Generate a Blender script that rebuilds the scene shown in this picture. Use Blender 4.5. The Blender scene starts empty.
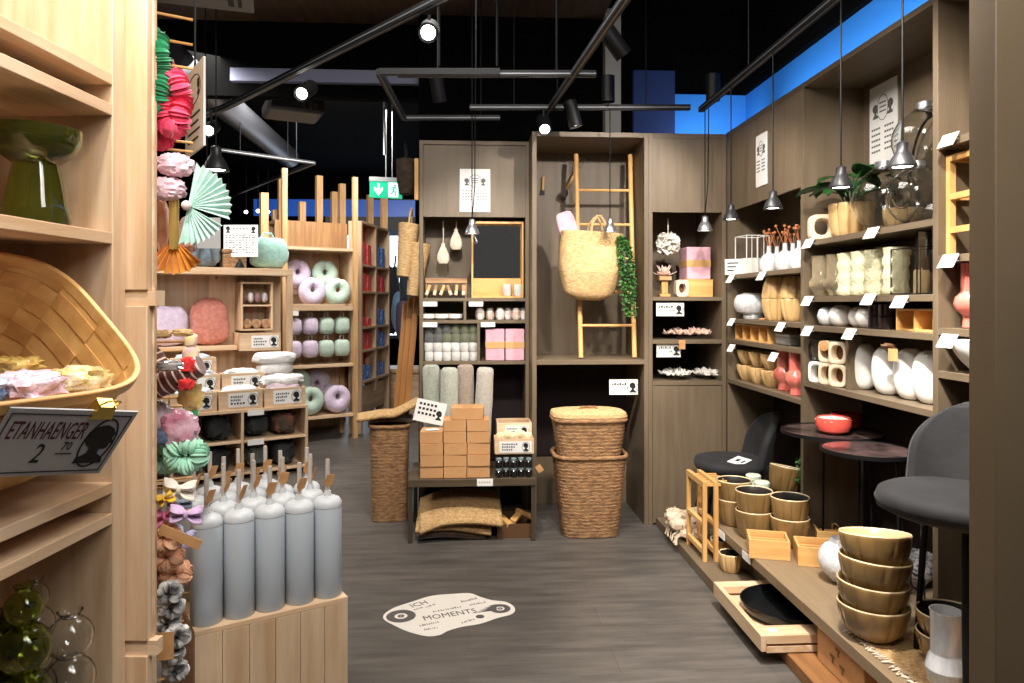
import bpy, bmesh, math, random
from mathutils import Vector, Matrix, Euler, noise
R = random.Random(11)
SC = bpy.context.scene
C = SC.collection
PI = math.pi
TH = math.atan(44 / 720.0)
ST, CT = math.sin(TH), math.cos(TH)
F, HY, HC = 720.0, 303.0, 1.45

# ---------- survey helpers: photograph measurements to places in the room
def cw(r, d, z): return Vector((r * CT + d * ST, d * CT - r * ST, z))
def P(px, py, d): return cw((px - 512) / F * d, d, HC + (HY - py) / F * d)
def ray(px, py): return P(px, py, 1.0) - Vector((0, 0, HC))
def PZ(px, py, z):
    w = ray(px, py); return Vector((0, 0, HC)) + w * ((z - HC) / w.z)
def PX(px, py, X):
    w = ray(px, py); return Vector((0, 0, HC)) + w * (X / w.x)
def PY(px, py, Y):
    w = ray(px, py); return Vector((0, 0, HC)) + w * (Y / w.y)
def onX(px, X, z):
    p = PX(px, 300, X); return Vector((X, p.y, z))
def onY(px, Y, z):
    p = PY(px, 300, Y); return Vector((p.x, Y, z))

# ---------- mesh building
class B:
    def __init__(s): s.v = []; s.f = []; s.m = []; s.M = Matrix()
    def at(s, loc=(0, 0, 0), rot=(0, 0, 0), sc=(1, 1, 1)):
        s.M = Matrix.LocRotScale(Vector(loc), Euler(rot), Vector(sc)); return s
    def add(s, vs, fs, mi=0):
        o = len(s.v); M = s.M
        s.v += [M @ Vector(v) for v in vs]
        s.f += [[i + o for i in f] for f in fs]; s.m += [mi] * len(fs); return s
    def box(s, x0, x1, y0, y1, z0, z1, mi=0):
        vs = [(x, y, z) for z in (z0, z1) for y in (y0, y1) for x in (x0, x1)]
        return s.add(vs, [(0, 2, 3, 1), (4, 5, 7, 6), (0, 1, 5, 4), (2, 6, 7, 3), (0, 4, 6, 2), (1, 3, 7, 5)], mi)
    def bx(s, c, d, mi=0, rot=None):
        M0 = s.M
        s.M = M0 @ Matrix.LocRotScale(Vector(c), Euler(rot or (0, 0, 0)), Vector((1, 1, 1)))
        s.box(-d[0] / 2, d[0] / 2, -d[1] / 2, d[1] / 2, -d[2] / 2, d[2] / 2, mi); s.M = M0; return s
    def lathe(s, prof, n=24, fn=None, mi=0, c=(0, 0, 0), cap=(1, 1), closed=False):
        vs = []
        for i, (r, z) in enumerate(prof):
            for k in range(n):
                a = 2 * PI * k / n
                x, y = fn(a, i, r, z) if fn else (r * math.cos(a), r * math.sin(a))
                vs.append((c[0] + x, c[1] + y, c[2] + z))
        fs = []; m = len(prof)
        for i in range(m if closed else m - 1):
            j = (i + 1) % m
            for k in range(n):
                l = (k + 1) % n
                fs.append((i * n + k, i * n + l, j * n + l, j * n + k))
        if not closed:
            if cap[0]: fs.append(tuple(range(n - 1, -1, -1)))
            if cap[1]: fs.append(tuple(range((m - 1) * n, m * n)))
        return s.add(vs, fs, mi)
    def cyl(s, c, r, h, n=16, mi=0, r2=None): return s.lathe([(r, 0), (r if r2 is None else r2, h)], n, c=c, mi=mi)
    def tube(s, pts, r, n=8, closed=False, mi=0, flat=1.0):
        pts = [Vector(p) for p in pts]; m = len(pts)
        rr = r if isinstance(r, (list, tuple)) else [r] * m
        vs = []; up = None
        for i in range(m):
            a = pts[(i - 1) % m] if closed or i > 0 else pts[i]
            b = pts[(i + 1) % m] if closed or i < m - 1 else pts[i]
            t = (b - a).normalized()
            if up is None:
                up = t.orthogonal().normalized()
                if abs(t.z) < .95: up = (Vector((0, 0, 1)) - t * t.z).normalized()
            up = (up - t * up.dot(t)).normalized(); sd = t.cross(up)
            for k in range(n):
                q = 2 * PI * k / n
                vs.append(pts[i] + (sd * math.cos(q) + up * math.sin(q) * flat) * rr[i])
        fs = []
        for i in range(m if closed else m - 1):
            j = (i + 1) % m
            for k in range(n):
                l = (k + 1) % n; fs.append((i * n + k, i * n + l, j * n + l, j * n + k))
        if not closed: fs += [tuple(range(n - 1, -1, -1)), tuple(range((m - 1) * n, m * n))]
        return s.add(vs, fs, mi)
    def rod(s, a, b, r, n=8, mi=0): return s.tube([a, b], r, n, mi=mi)
    def sph(s, c, r, n=16, mi=0, sc=(1, 1, 1)):
        h = max(6, n // 2)
        pr = [(r * math.sin(PI * i / h) * 1.0 + 1e-5, -r * math.cos(PI * i / h) * sc[2]) for i in range(h + 1)]
        return s.lathe(pr, n, lambda a, i, q, z: (q * math.cos(a) * sc[0], q * math.sin(a) * sc[1]), mi, c)
    def ext(s, poly, y0, y1, mi=0):
        n = len(poly)
        vs = [(x, y0, z) for x, z in poly] + [(x, y1, z) for x, z in poly]
        return s.add(vs, [tuple(range(n)), tuple(range(2 * n - 1, n - 1, -1))] + [(i, i + n, (i + 1) % n + n, (i + 1) % n) for i in range(n)], mi)
    def slab(s, poly, z0, z1, mi=0):
        n = len(poly)
        vs = [(x, y, z0) for x, y in poly] + [(x, y, z1) for x, y in poly]
        return s.add(vs, [tuple(range(n - 1, -1, -1)), tuple(range(n, 2 * n))] + [(i, (i + 1) % n, (i + 1) % n + n, i + n) for i in range(n)], mi)
    def blob(s, c, d, amp=.12, seed=0, n=20, fr=2.2, e=.7, mi=0):
        h = n // 2 + 2; vs = []; fs = []
        sp = lambda v: math.copysign(abs(v) ** e, v)
        for i in range(h + 1):
            p = PI * i / h - PI / 2
            for k in range(n):
                a = 2 * PI * k / n
                u = Vector((sp(math.cos(p)) * sp(math.cos(a)), sp(math.cos(p)) * sp(math.sin(a)), sp(math.sin(p))))
                w = 1 + amp * noise.noise(u * fr + Vector((seed * 3.1, seed * 1.7, 0))) + amp * .5 * noise.noise(u * fr * 2.7 + Vector((seed, 5, 0)))
                vs.append((c[0] + u.x * d[0] / 2 * w, c[1] + u.y * d[1] / 2 * w, c[2] + u.z * d[2] / 2 * w))
        for i in range(h):
            for k in range(n):
                l = (k + 1) % n; fs.append((i * n + k, i * n + l, (i + 1) * n + l, (i + 1) * n + k))
        return s.add(vs, fs, mi)
    def grid(s, fn, nu, nv, mi=0):
        vs = [fn(i / nu, j / nv) for i in range(nu + 1) for j in range(nv + 1)]
        w = nv + 1
        return s.add(vs, [(i * w + j, i * w + j + 1, (i + 1) * w + j + 1, (i + 1) * w + j) for i in range(nu) for j in range(nv)], mi)
    def text(s, t, x, z, size, y=0.0, al='CENTER', sx=1.0, mi=0, th=.0008):
        vs, fs = textmesh(t, al)
        return s.add([(x + v[0] * size * sx, y - v[2] * th, z + v[1] * size) for v in vs], fs, mi)
    def ring(s, c, rx, rz, w, y0, y1, n=32, mi=0):
        pr = []
        vs = []
        for k in range(n):
            a = 2 * PI * k / n; co, si = math.cos(a), math.sin(a)
            for (q, y) in ((0, y0), (w, y0), (w, y1), (0, y1)):
                vs.append((c[0] + (rx - q) * co, y, c[2] + (rz - q) * si))
        fs = []
        for k in range(n):
            l = (k + 1) % n
            for j in range(4): fs.append((k * 4 + j, l * 4 + j, l * 4 + (j + 1) % 4, k * 4 + (j + 1) % 4))
        return s.add(vs, fs, mi)

_tx = {}
def textmesh(t, al):
    if (t, al) not in _tx:
        cu = bpy.data.curves.new('t', 'FONT'); cu.body = t; cu.align_x = al; cu.align_y = 'CENTER'; cu.resolution_u = 2; cu.extrude = .5
        o = bpy.data.objects.new('t', cu); C.objects.link(o)
        me = bpy.data.meshes.new_from_object(o.evaluated_get(bpy.context.evaluated_depsgraph_get()))
        _tx[(t, al)] = ([tuple(v.co) for v in me.vertices], [tuple(p.vertices) for p in me.polygons])
        bpy.data.objects.remove(o); bpy.data.curves.remove(cu); bpy.data.meshes.remove(me)
    return _tx[(t, al)]

def tag(o, label=None, cat=None, group=None, kind=None):
    for k, v in (('label', label), ('category', cat), ('group', group), ('kind', kind)):
        if v: o[k] = v
    return o
def T(name, label, cat, loc=(0, 0, 0), rz=0, group=None, rot=None):
    o = bpy.data.objects.new(name, None); C.objects.link(o); o.empty_display_size = .1
    o.location = loc; o.rotation_euler = rot or (0, 0, rz)
    return tag(o, label, cat, group)
def O(name, b, m, parent=None, bev=0, sm=.6, loc=None, rz=0, rot=None, seg=2, solid=0, sub=0):
    me = bpy.data.meshes.new(name)
    me.from_pydata(b.v, [], b.f)
    ms = m if isinstance(m, (list, tuple)) else [m]
    for q in ms: me.materials.append(q)
    if len(ms) > 1: me.polygons.foreach_set('material_index', b.m)
    bm = bmesh.new(); bm.from_mesh(me); bmesh.ops.recalc_face_normals(bm, faces=bm.faces); bm.to_mesh(me); bm.free()
    if sm:
        me.polygons.foreach_set('use_smooth', [True] * len(me.polygons)); me.set_sharp_from_angle(angle=sm)
    me.update()
    o = bpy.data.objects.new(name, me); C.objects.link(o)
    if parent: o.parent = parent
    if loc is not None: o.location = loc
    o.rotation_euler = rot or (0, 0, rz)
    if solid:
        q = o.modifiers.new('s', 'SOLIDIFY'); q.thickness = solid; q.offset = 0
    if bev:
        q = o.modifiers.new('b', 'BEVEL'); q.width = bev; q.segments = seg; q.limit_method = 'ANGLE'; q.angle_limit = .7
    if sub:
        q = o.modifiers.new('u', 'SUBSURF'); q.levels = sub; q.render_levels = sub
    return o
def X(name, label, cat, b, m, loc=(0, 0, 0), rz=0, group=None, **k):
    return tag(O(name, b, m, loc=loc, rz=rz, **k), label, cat, group)
def S(name, b, m, parent=None, **k):
    o = O(name, b, m, parent, **k)
    if parent is None: o['kind'] = 'structure'
    return o
def D(root, loc, rz=None, label=None, group=None, rot=None, sc=None):
    r = root.copy(); C.objects.link(r); r.location = loc
    if rz is not None: r.rotation_euler = (0, 0, rz)
    if rot is not None: r.rotation_euler = rot
    if sc is not None: r.scale = (sc, sc, sc) if not isinstance(sc, tuple) else sc
    if label: r['label'] = label
    if group: r['group'] = group
    for ch in list(root.children):
        c = ch.copy(); C.objects.link(c); c.parent = r
        for g in list(ch.children):
            d = g.copy(); C.objects.link(d); d.parent = c
    return r
ORD = ['first', 'second', 'third', 'fourth', 'fifth', 'sixth', 'seventh', 'eighth', 'ninth', 'tenth']

# ---------- materials
def L(r, g, b):
    f = lambda c: (c / 255 / 12.92) if c <= 10 else ((c / 255 + .055) / 1.055) ** 2.4
    return (f(r), f(g), f(b), 1)
MT = {}
def mat(name, c, rough=.5, c2=None, ns=6, st=(1, 1, 1), bump=0, bs=60, bst=None, metal=0, tr=0, ior=1.45, em=None, es=0, coat=0, alpha=1, det=4, sheen=0, band=None, spec=None):
    m = bpy.data.materials.new(name); m.use_nodes = True; nt = m.node_tree; N = nt.nodes; K = nt.links.new
    p = N['Principled BSDF']; p.inputs['Base Color'].default_value = L(*c); p.inputs['Roughness'].default_value = rough
    p.inputs['Metallic'].default_value = metal; p.inputs['Transmission Weight'].default_value = tr; p.inputs['IOR'].default_value = ior
    p.inputs['Coat Weight'].default_value = coat; p.inputs['Alpha'].default_value = alpha
    if spec is not None: p.inputs['Specular IOR Level'].default_value = spec
    if sheen: p.inputs['Sheen Weight'].default_value = sheen
    if em: p.inputs['Emission Color'].default_value = L(*em); p.inputs['Emission Strength'].default_value = es
    tc = N.new('ShaderNodeTexCoord')
    def mp(sc):
        q = N.new('ShaderNodeMapping'); q.inputs['Scale'].default_value = sc; K(tc.outputs['Object'], q.inputs['Vector']); return q
    if c2:
        n = N.new('ShaderNodeTexNoise'); n.inputs['Scale'].default_value = ns; n.inputs['Detail'].default_value = det
        K(mp(st).outputs[0], n.inputs['Vector'])
        r = N.new('ShaderNodeValToRGB'); r.color_ramp.elements[0].color = L(*c); r.color_ramp.elements[1].color = L(*c2)
        r.color_ramp.elements[0].position = .38; r.color_ramp.elements[1].position = .66
        K(n.outputs['Fac'], r.inputs[0]); K(r.outputs[0], p.inputs['Base Color'])
    if bump:
        n = N.new('ShaderNodeTexNoise'); n.inputs['Scale'].default_value = bs; n.inputs['Detail'].default_value = 3
        K(mp(bst or st).outputs[0], n.inputs['Vector'])
        u = N.new('ShaderNodeBump'); u.inputs['Strength'].default_value = bump; u.inputs['Distance'].default_value = .01
        K(n.outputs['Fac'], u.inputs['Height']); K(u.outputs[0], p.inputs['Normal'])
    MT[name] = m; return m
def wood(name, c, c2, axis, rough=.5, knots=True, ns=5, bump=.08, plank=0):
    """grain stretched along one axis, optional glued staves across another"""
    st = [9, 9, 9]; st['xyz'.index(axis)] = .9
    m = mat(name, c, rough, c2, ns, tuple(q * .55 for q in st), bump, 22, tuple(q * 1.5 for q in st), det=6)
    nt = m.node_tree; N = nt.nodes; K = nt.links.new; p = N['Principled BSDF']
    ramp = [n for n in N if n.type == 'VALTORGB'][0]; tc = [n for n in N if n.type == 'TEX_COORD'][0]
    src = ramp.outputs[0]
    if plank:
        sx = N.new('ShaderNodeSeparateXYZ'); K(tc.outputs['Object'], sx.inputs[0])
        ad = N.new('ShaderNodeMath'); ad.operation = 'ADD'
        o = [q for q in 'XYZ' if q.lower() != axis]
        K(sx.outputs[o[0]], ad.inputs[0]); K(sx.outputs[o[1]], ad.inputs[1])
        mu = N.new('ShaderNodeMath'); mu.operation = 'MULTIPLY'; mu.inputs[1].default_value = 1 / plank; K(ad.outputs[0], mu.inputs[0])
        fl = N.new('ShaderNodeMath'); fl.operation = 'FLOOR'; K(mu.outputs[0], fl.inputs[0])
        wn = N.new('ShaderNodeTexWhiteNoise'); wn.noise_dimensions = '1D'; K(fl.outputs[0], wn.inputs['W'])
        hs = N.new('ShaderNodeHueSaturation'); mr = N.new('ShaderNodeMapRange'); mr.inputs[3].default_value = .78; mr.inputs[4].default_value = 1.12
        K(wn.outputs['Value'], mr.inputs[0]); K(mr.outputs[0], hs.inputs['Value']); K(src, hs.inputs['Color']); src = hs.outputs[0]
    if knots:
        mp = N.new('ShaderNodeMapping'); sk = [3.2] * 3; sk['xyz'.index(axis)] = 1.7; mp.inputs['Scale'].default_value = sk; K(tc.outputs['Object'], mp.inputs[0])
        v = N.new('ShaderNodeTexVoronoi'); v.inputs['Scale'].default_value = 1.6; K(mp.outputs[0], v.inputs['Vector'])
        r2 = N.new('ShaderNodeValToRGB'); r2.color_ramp.elements[0].position = .03; r2.color_ramp.elements[1].position = .085
        r2.color_ramp.elements[0].color = L(150, 95, 60); r2.color_ramp.elements[1].color = (1, 1, 1, 1); K(v.outputs['Distance'], r2.inputs[0])
        mx = N.new('ShaderNodeMix'); mx.data_type = 'RGBA'; mx.blend_type = 'MULTIPLY'; mx.inputs[0].default_value = .8
        K(src, mx.inputs[6]); K(r2.outputs[0], mx.inputs[7]); src = mx.outputs[2]
    K(src, p.inputs['Base Color']); return m
for ax in 'xyz':
    wood('pine_' + ax, (226, 197, 164), (206, 169, 130), ax, .45, plank=.11)
    wood('taupe_' + ax, (112, 97, 78), (102, 88, 69), ax, .5, knots=False, bump=.12)
    wood('bamboo_' + ax, (222, 176, 112), (202, 150, 86), ax, .4, knots=False)
    wood('slat_' + ax, (205, 165, 118), (178, 136, 92), ax, .5, knots=False)
PN = lambda a: MT['pine_' + a]
TP = lambda a: MT['taupe_' + a]
BM = lambda a: MT['bamboo_' + a]
WH = mat('white_card', (235, 233, 228), .6)
SIGNM = mat('sign_card', (232, 230, 226), .55)
GREYC = mat('grey_card', (178, 178, 180), .55)
INK = mat('ink', (22, 20, 20), .6)
INKR = mat('ink_wine', (80, 30, 36), .6)
BLK = mat('black_metal', (16, 16, 17), .5, spec=.25)
TRKL = mat('track_line', (120, 122, 126), .5, metal=.5)
BLKM = mat('black_paint', (6, 6, 6), .95, spec=.05)
STEEL = mat('brushed_steel', (206, 198, 190), .35, metal=.4)
SILV = mat('silver', (190, 192, 195), .3, metal=.9)
CARD = mat('cardboard', (196, 148, 100), .7, (186, 136, 88), 9, bump=.05)
KRAFT = mat('kraft_tag', (196, 150, 100), .8, (180, 132, 84), 20)
GREYB = mat('grey_plastic', (170, 177, 184), .42)
WHITEP = mat('white_rubber', (192, 196, 199), .4)
TAN = mat('tan_glaze', (214, 178, 124), .32, (196, 156, 100), 7, coat=.3)
OLIVE = mat('olive_glaze', (118, 92, 54), .22, (156, 124, 78), 5, st=(1, 1, .4), coat=.6)
OLIVER = mat('pale_glaze_edge', (230, 208, 166), .3, coat=.5)
POTIN = mat('dark_pot_inside', (40, 34, 28), .5)
WCER = mat('white_ceramic', (234, 232, 226), .3, coat=.3)
CREAM = mat('cream_ceramic', (220, 216, 178), .5, bump=.8, bs=90)
CORAL = mat('coral_glass', (236, 132, 116), .2, (220, 104, 94), 8, tr=.12, coat=.6)
CORALC = mat('coral_ceramic', (214, 84, 72), .2, coat=.8)
WINE = mat('wine_ceramic', (120, 30, 34), .2, coat=.8)
GLASS = mat('clear_glass', (250, 252, 252), .02, tr=1, ior=1.45)
OLGL = mat('olive_glass', (112, 116, 40), .04, tr=.85, ior=1.45, coat=.3)
GRGL = mat('green_glass', (214, 228, 140), .02, tr=1, ior=1.4)
SPEC = mat('speckled_glass', (246, 246, 246), .12, (222, 224, 228), 60, tr=.2, coat=.5, det=2)
VELV = mat('charcoal_velvet', (31, 31, 33), .8, (20, 20, 22), 9, sheen=.04, bump=.15, bs=30)
MARB = mat('dark_marble', (24, 22, 24), .12, (92, 74, 72), 9, det=9)
BRON = mat('warm_brass', (176, 138, 104), .4, metal=.5)
PINK = mat('pink_fabric', (220, 172, 184), .75, (208, 158, 172), 30)
LAV = mat('lavender_plush', (222, 206, 224), .95, (206, 186, 212), 60, bump=.7, bs=120, sheen=.5)
MINT = mat('mint_plush', (196, 216, 200), .95, (178, 202, 184), 60, bump=.7, bs=120, sheen=.5)
SAGE = mat('sage_towel', (176, 180, 164), .95, (160, 164, 148), 60, bump=.9, bs=150, sheen=.4)
TAUPT = mat('taupe_towel', (168, 152, 136), .95, (152, 136, 120), 60, bump=.9, bs=150, sheen=.4)
JUTE = mat('jute', (204, 168, 118), .9, (172, 134, 86), 70, bump=1, bs=130)
WICK = mat('wicker', (164, 124, 84), .75, (116, 84, 56), 26, st=(1, 1, 3), bump=.8, bs=60)
STRAW = mat('straw', (214, 182, 132), .8, (180, 142, 92), 45, st=(1, 1, 4), bump=.8, bs=70)
CHIP = wood('chip_wood', (220, 176, 112), (196, 148, 84), 'x', .5, knots=False)
ROPEL = mat('cotton_rope', (226, 206, 182), .9, (200, 176, 148), 40, bump=.5)
LEAF = mat('leaf', (46, 92, 40), .45, (72, 120, 52), 14)
DLEAF = mat('dark_leaf', (26, 66, 30), .4, (38, 88, 38), 10)
DKCL = mat('dark_cloth', (52, 56, 56), .9, (34, 36, 38), 14, bump=.3)
GRCL = mat('grey_cloth', (96, 100, 98), .9, (72, 76, 76), 14, bump=.3)
MIXC = mat('mixed_cloth', (70, 62, 52), .9, (120, 70, 56), 9, bump=.3)
DARKG = mat('smoked_glass', (52, 40, 40), .12, tr=.3, coat=.4)
BROWNB = mat('brown_box', (92, 62, 36), .6)
DRED = mat('recess_shade', (26, 11, 10), .8)  # near-black colour for the shade deep in the recesses
MIRR = mat('mirror', (225, 228, 230), .03, metal=1)
FABRICS = {}
def fab(name, c, c2=None, sh=.4, rough=.8):
    if name not in FABRICS: FABRICS[name] = mat(name, c, rough, c2, 30, bump=.3, bs=60, sheen=sh)
    return FABRICS[name]
EMW = mat('lamp_glow', (255, 250, 240), .5, em=(255, 246, 230), es=14)
BLUEW = mat('blue_lit_wall', (44, 128, 214), .75)  # blue light falling on the wall, put into its base colour
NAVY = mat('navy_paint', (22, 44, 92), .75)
BLK.diffuse_color = (0, 0, 0, 1)
def mkfloor():
    m = mat('floor_vinyl', (77, 73, 69), .42, (97, 92, 86), 3.2, (.9, 6, 1), .08, 30, (1, 9, 1), det=8)
    nt = m.node_tree; N = nt.nodes; K = nt.links.new; p = N['Principled BSDF']
    src = p.inputs['Base Color'].links[0].from_socket; tc = [n for n in N if n.type == 'TEX_COORD'][0]
    b = N.new('ShaderNodeTexBrick'); b.inputs['Scale'].default_value = 1; b.inputs['Brick Width'].default_value = 1.2; b.inputs['Row Height'].default_value = .2
    b.inputs['Mortar Size'].default_value = .0012; b.inputs['Mortar Smooth'].default_value = .4
    b.inputs['Color1'].default_value = (.92, .92, .92, 1); b.inputs['Color2'].default_value = (1.06, 1.06, 1.06, 1); b.inputs['Mortar'].default_value = (.55, .55, .55, 1)
    K(tc.outputs['Object'], b.inputs['Vector'])
    x = N.new('ShaderNodeMix'); x.data_type = 'RGBA'; x.blend_type = 'MULTIPLY'; x.inputs[0].default_value = 1
    K(src, x.inputs[6]); K(b.outputs['Color'], x.inputs[7]); K(x.outputs[2], p.inputs['Base Color'])
    return m
FLOORM = mkfloor()
# ====================================================== setting
S('floor', B().box(-7, 3.2, -1.6, 13, -.1, 0), FLOORM)
S('ceiling', B().box(-7, 3.2, -.3, 13, 3.6, 3.7), BLKM)
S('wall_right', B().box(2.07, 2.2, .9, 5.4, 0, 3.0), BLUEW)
S('trim_1', B().box(2.03, 2.2, .9, 5.25, 3.0, 3.6), BLKM)
S('wall_back', B().box(-.36, 2.07, 5.3, 5.42, 0, 3.6), BLKM)
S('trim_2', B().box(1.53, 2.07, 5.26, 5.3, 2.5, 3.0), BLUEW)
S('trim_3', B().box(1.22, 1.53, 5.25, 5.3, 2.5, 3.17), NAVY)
S('trim_4', B().box(1.0, 1.115, 5.2, 5.3, 2.5, 3.6), mat('grey_plaster', (150, 146, 136), .8))
S('trim_5', B().box(-4.2, 1.0, -.2, 5.5, 3.56, 3.6), wood('ceiling_board', (92, 68, 44), (74, 54, 36), 'y', .7, False, plank=.28))
S('trim_6', B().box(-4.2, 1.0, 5.5, 5.6, 3.0, 3.6), BLKM)
S('trim_7', B().box(-1.75, .66, 5.42, 5.48, 3.09, 3.185), mat('pale_beam', (120, 124, 146), .6))
S('wall_left', B().box(-6.6, -6.4, 3, 13, 0, 3.6), mat('dark_wall', (6, 6, 7), .9, spec=.1))
S('wall_far', B().box(-6.6, -2.46, 12.4, 12.6, 0, 3.6).box(-2.46, 1, 12.4, 12.6, 3.25, 3.6).box(-.9, 1, 12.4, 12.6, 0, 3.6), MT['dark_wall'])
# storefront beyond: daylit glazing with mullions, added glow band as blue-lit wall above
w1 = S('window_1', B().box(-2.46, -.9, 12.45, 12.47, .9, 2.6), mat('daylit_glass', (225, 240, 255), .2, em=(225, 240, 255), es=2.0))
S('window_frame', B().box(-2.46, -.9, 12.4, 12.45, .84, .9).box(-2.46, -.9, 12.4, 12.45, 1.88, 1.93).box(-1.7, -1.66, 12.4, 12.45, .9, 2.6).box(-2.46, -.9, 12.4, 12.45, 2.6, 2.7), mat('blue_grey_frame', (80, 110, 150), .5), w1)
w2 = S('blue_glow_band', B().box(-3.6, -.9, 12.35, 12.4, 2.92, 3.2), mat('blue_wall_glow', (60, 110, 200), .3, em=(40, 90, 190), es=.35))  # glowing sheet added in place of a blue-lit band of wall
S('wall_sill', B().box(-2.46, -.9, 12.4, 12.6, 0, .84), MT['dark_wall'])
pl = B().box(1.085, 2.2, 1.42, 1.5, 0, 3.0)
S('wall_pillar', pl, mat('pillar_paint', (106, 90, 68), .55, (99, 84, 63), 3, bump=.03), bev=.003)

# ====================================================== near wooden shelf unit
UA = -(math.atan(28 / 720) + TH); U0 = P(112.5, 303, 1.5); U0.z = 0
UM = Matrix.Translation(U0) @ Matrix.Rotation(UA, 4, 'Z')
def uw(x, y, z): return UM @ Vector((x, y, z))
t = T('wooden_shelf_unit', 'tall pale pine shelf unit of stacked crates filling the near left edge', 'shelf unit', U0, UA)
O('side_panel', B().box(-.42, 0, 0, .026, 0, 2.6), PN('z'), t, bev=.002)
O('post', B().box(-.42, -.002, .0265, .05, 0, 2.6), PN('z'), t, bev=.002)
for z0, z1 in ((1.904, 1.927), (1.84, 1.864), (1.573, 1.597), (1.054, 1.077), (.99, 1.0125), (.55, .573)):
    O('shelf', B().box(-.40, 0, -.85, -.0005, z0, z1), PN('y'), t, bev=.0015)
O('back_panel', B().box(-.42, -.402, -.85, 0, 0, 2.6), PN('z'), t)
# olive pedestal vase
q = uw(-.085, 0, 0); vp = P(36, 222, 1.365); vp.z = 1.5975
X('vase', 'olive green glass pedestal vase with wide bowl top on the pine shelf', 'vase',
  B().lathe([(.001, .002), (.057, .0), (.059, .008), (.052, .04), (.044, .085), (.038, .115), (.05, .124), (.068, .14), (.076, .158), (.077, .182), (.073, .182), (.07, .16), (.06, .142), (.03, .128), (.001, .126)], 40, cap=(0, 0)), OLGL, vp)
# chip wood basket, tipped towards the aisle
tilt = math.radians(40)
BP = cw((160 - 512) / F * 1.34, 1.34, 1.300)
BMx = Matrix.Translation(BP) @ Matrix.Rotation(UA - math.radians(20), 4, 'Z') @ Matrix.Rotation(tilt, 4, 'Y')
CHIP2 = wood('chip_wood_dark', (206, 158, 96), (184, 134, 76), 'y', .5, knots=False)
def rr(a, hx, hy, e=.5):
    c, s = math.cos(a), math.sin(a); return (math.copysign(abs(c) ** e, c) * hx, math.copysign(abs(s) ** e, s) * hy)
t = T('basket', 'woven chip wood basket tipped forward on the near pine shelf', 'basket', BMx.to_translation(), rot=BMx.to_euler())
bw = B(); rows = 8; n = 64; A2, B2, H = .22, .19, .265
vs = []; fs = []; ms = []
for i in range(rows + 1):
    f = i / rows; sc = 1 - .14 * f - (.06 if i == rows else 0)
    for k in range(n):
        a = 2 * PI * k / n; x, y = rr(a, B2 * sc, A2 * sc); vs.append((x - B2, y - A2, -f * H))
bw2 = []
for i in range(rows):
    for k0 in range(0, n, 4):
        o = (i + k0 // 4) % 2; off = .998 if o else 1.006; ids = []
        for (ii) in (i, i + 1):
            for k in range(k0, k0 + 5):
                v = vs[ii * n + k % n]; ids.append(((v[0] + B2) * off - B2, (v[1] + A2) * off - A2, v[2]))
        bw.add(ids, [(j, j + 1, j + 6, j + 5) for j in range(4)], o)
bw.lathe([(1, -H), (.001, -H)], n, lambda a, i, r, z: tuple(p * r * .80 + q for p, q in zip(rr(a, B2, A2), (-B2, -A2))), 0, cap=(0, 0))
O('body', bw, [CHIP, CHIP2], t, sm=0, solid=.002)
O('rim', B().lathe([(1.03, -.022), (1.03, .002), (.985, .002), (.985, -.022)], 96, lambda a, i, r, z: tuple(p * r + q for p, q in zip(rr(a, B2, A2), (-B2, -A2))), closed=True), BM('y'), t, bev=.002)
def bk(x, y, z): return BMx @ Vector((x, y, z))
packs = [(-.1, -.43, (70, 110, 190), (200, 60, 70), 'blue and red'), (-.07, -.36, (90, 150, 210), (240, 240, 240), 'blue and white'), (-.09, -.21, (226, 190, 205), (240, 220, 232), 'pale pink'),
         (-.2, -.32, (150, 152, 160), (190, 190, 196), 'silver grey'), (-.17, -.17, (214, 212, 216), (240, 238, 236), 'white'), (-.26, -.42, (216, 208, 190), (235, 230, 220), 'cream'),
         (-.055, -.28, (226, 212, 178), (212, 182, 90), 'cream and gold'), (-.1, -.1, (190, 150, 80), (230, 205, 120), 'gold')]
for i, (x, y, c, c2, nm) in enumerate(packs):
    x = (-.08, -.09, -.09, -.2, -.2, -.3, -.09, -.19)[i]; y = (-.40, -.29, -.18, -.38, -.26, -.33, -.075, -.13)[i]
    m = mat('film_' + nm, c, .25, c2, 40, bump=.5, bs=50, coat=.5)
    o = X('sweet_bag', f'crinkled {nm} little bag lying in the chip wood basket', 'bag', B().blob((0, 0, 0), (.10, .10, .05), .35, i, 26, 4), m, bk(x - .01, y * .9, -.075 - .06 * (x < -.15)), R.random() * 3, 'little bags in the basket', sm=1.3)
# price sign clipped to the basket
def bust(b, cx, cz, s, y=0, mi=0, fl=1):
    pr = [(-.30, -.5), (.34, -.5), (.30, -.36), (.12, -.24), (.10, -.12), (.22, -.12), (.27, -.05), (.25, .02), (.33, .06), (.26, .16), (.27, .28), (.18, .42), (.0, .5), (-.2, .44), (-.32, .3), (-.33, .1), (-.24, -.02), (-.12, -.1), (-.12, -.24), (-.28, -.36)]
    return b.ext([(cx + fl * x * s, cz + z * s) for x, z in pr], y - .0009, y, mi)
SM = BMx @ Matrix.Translation((.032, -.178, -.004)) @ Matrix.Rotation(PI / 2 - math.radians(14), 4, 'Z')
sg = X('price_sign', 'grey price sign lettered ETANHAENGER clipped to the chip wood basket', 'sign', B().box(-.1, .1, 0, .003, -.125, 0), GREYC, SM.to_translation(), rot=SM.to_euler()); sg.scale = (1, 1, 1.2)
b = B()
for w, zz in (('ETANHAENGER', -.042),): b.text(w, -.026, zz + .002, .046, -.0005, sx=.36)
O('name_lettering', b, INKR, sg)
b = B().text('2', -.022, -.083, .052, -.0005, sx=.6).text('70', .016, -.068, .022, -.0005, sx=.7)
b.box(.004, .030, -.0012, -.0004, -.0825, -.0812)
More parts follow.
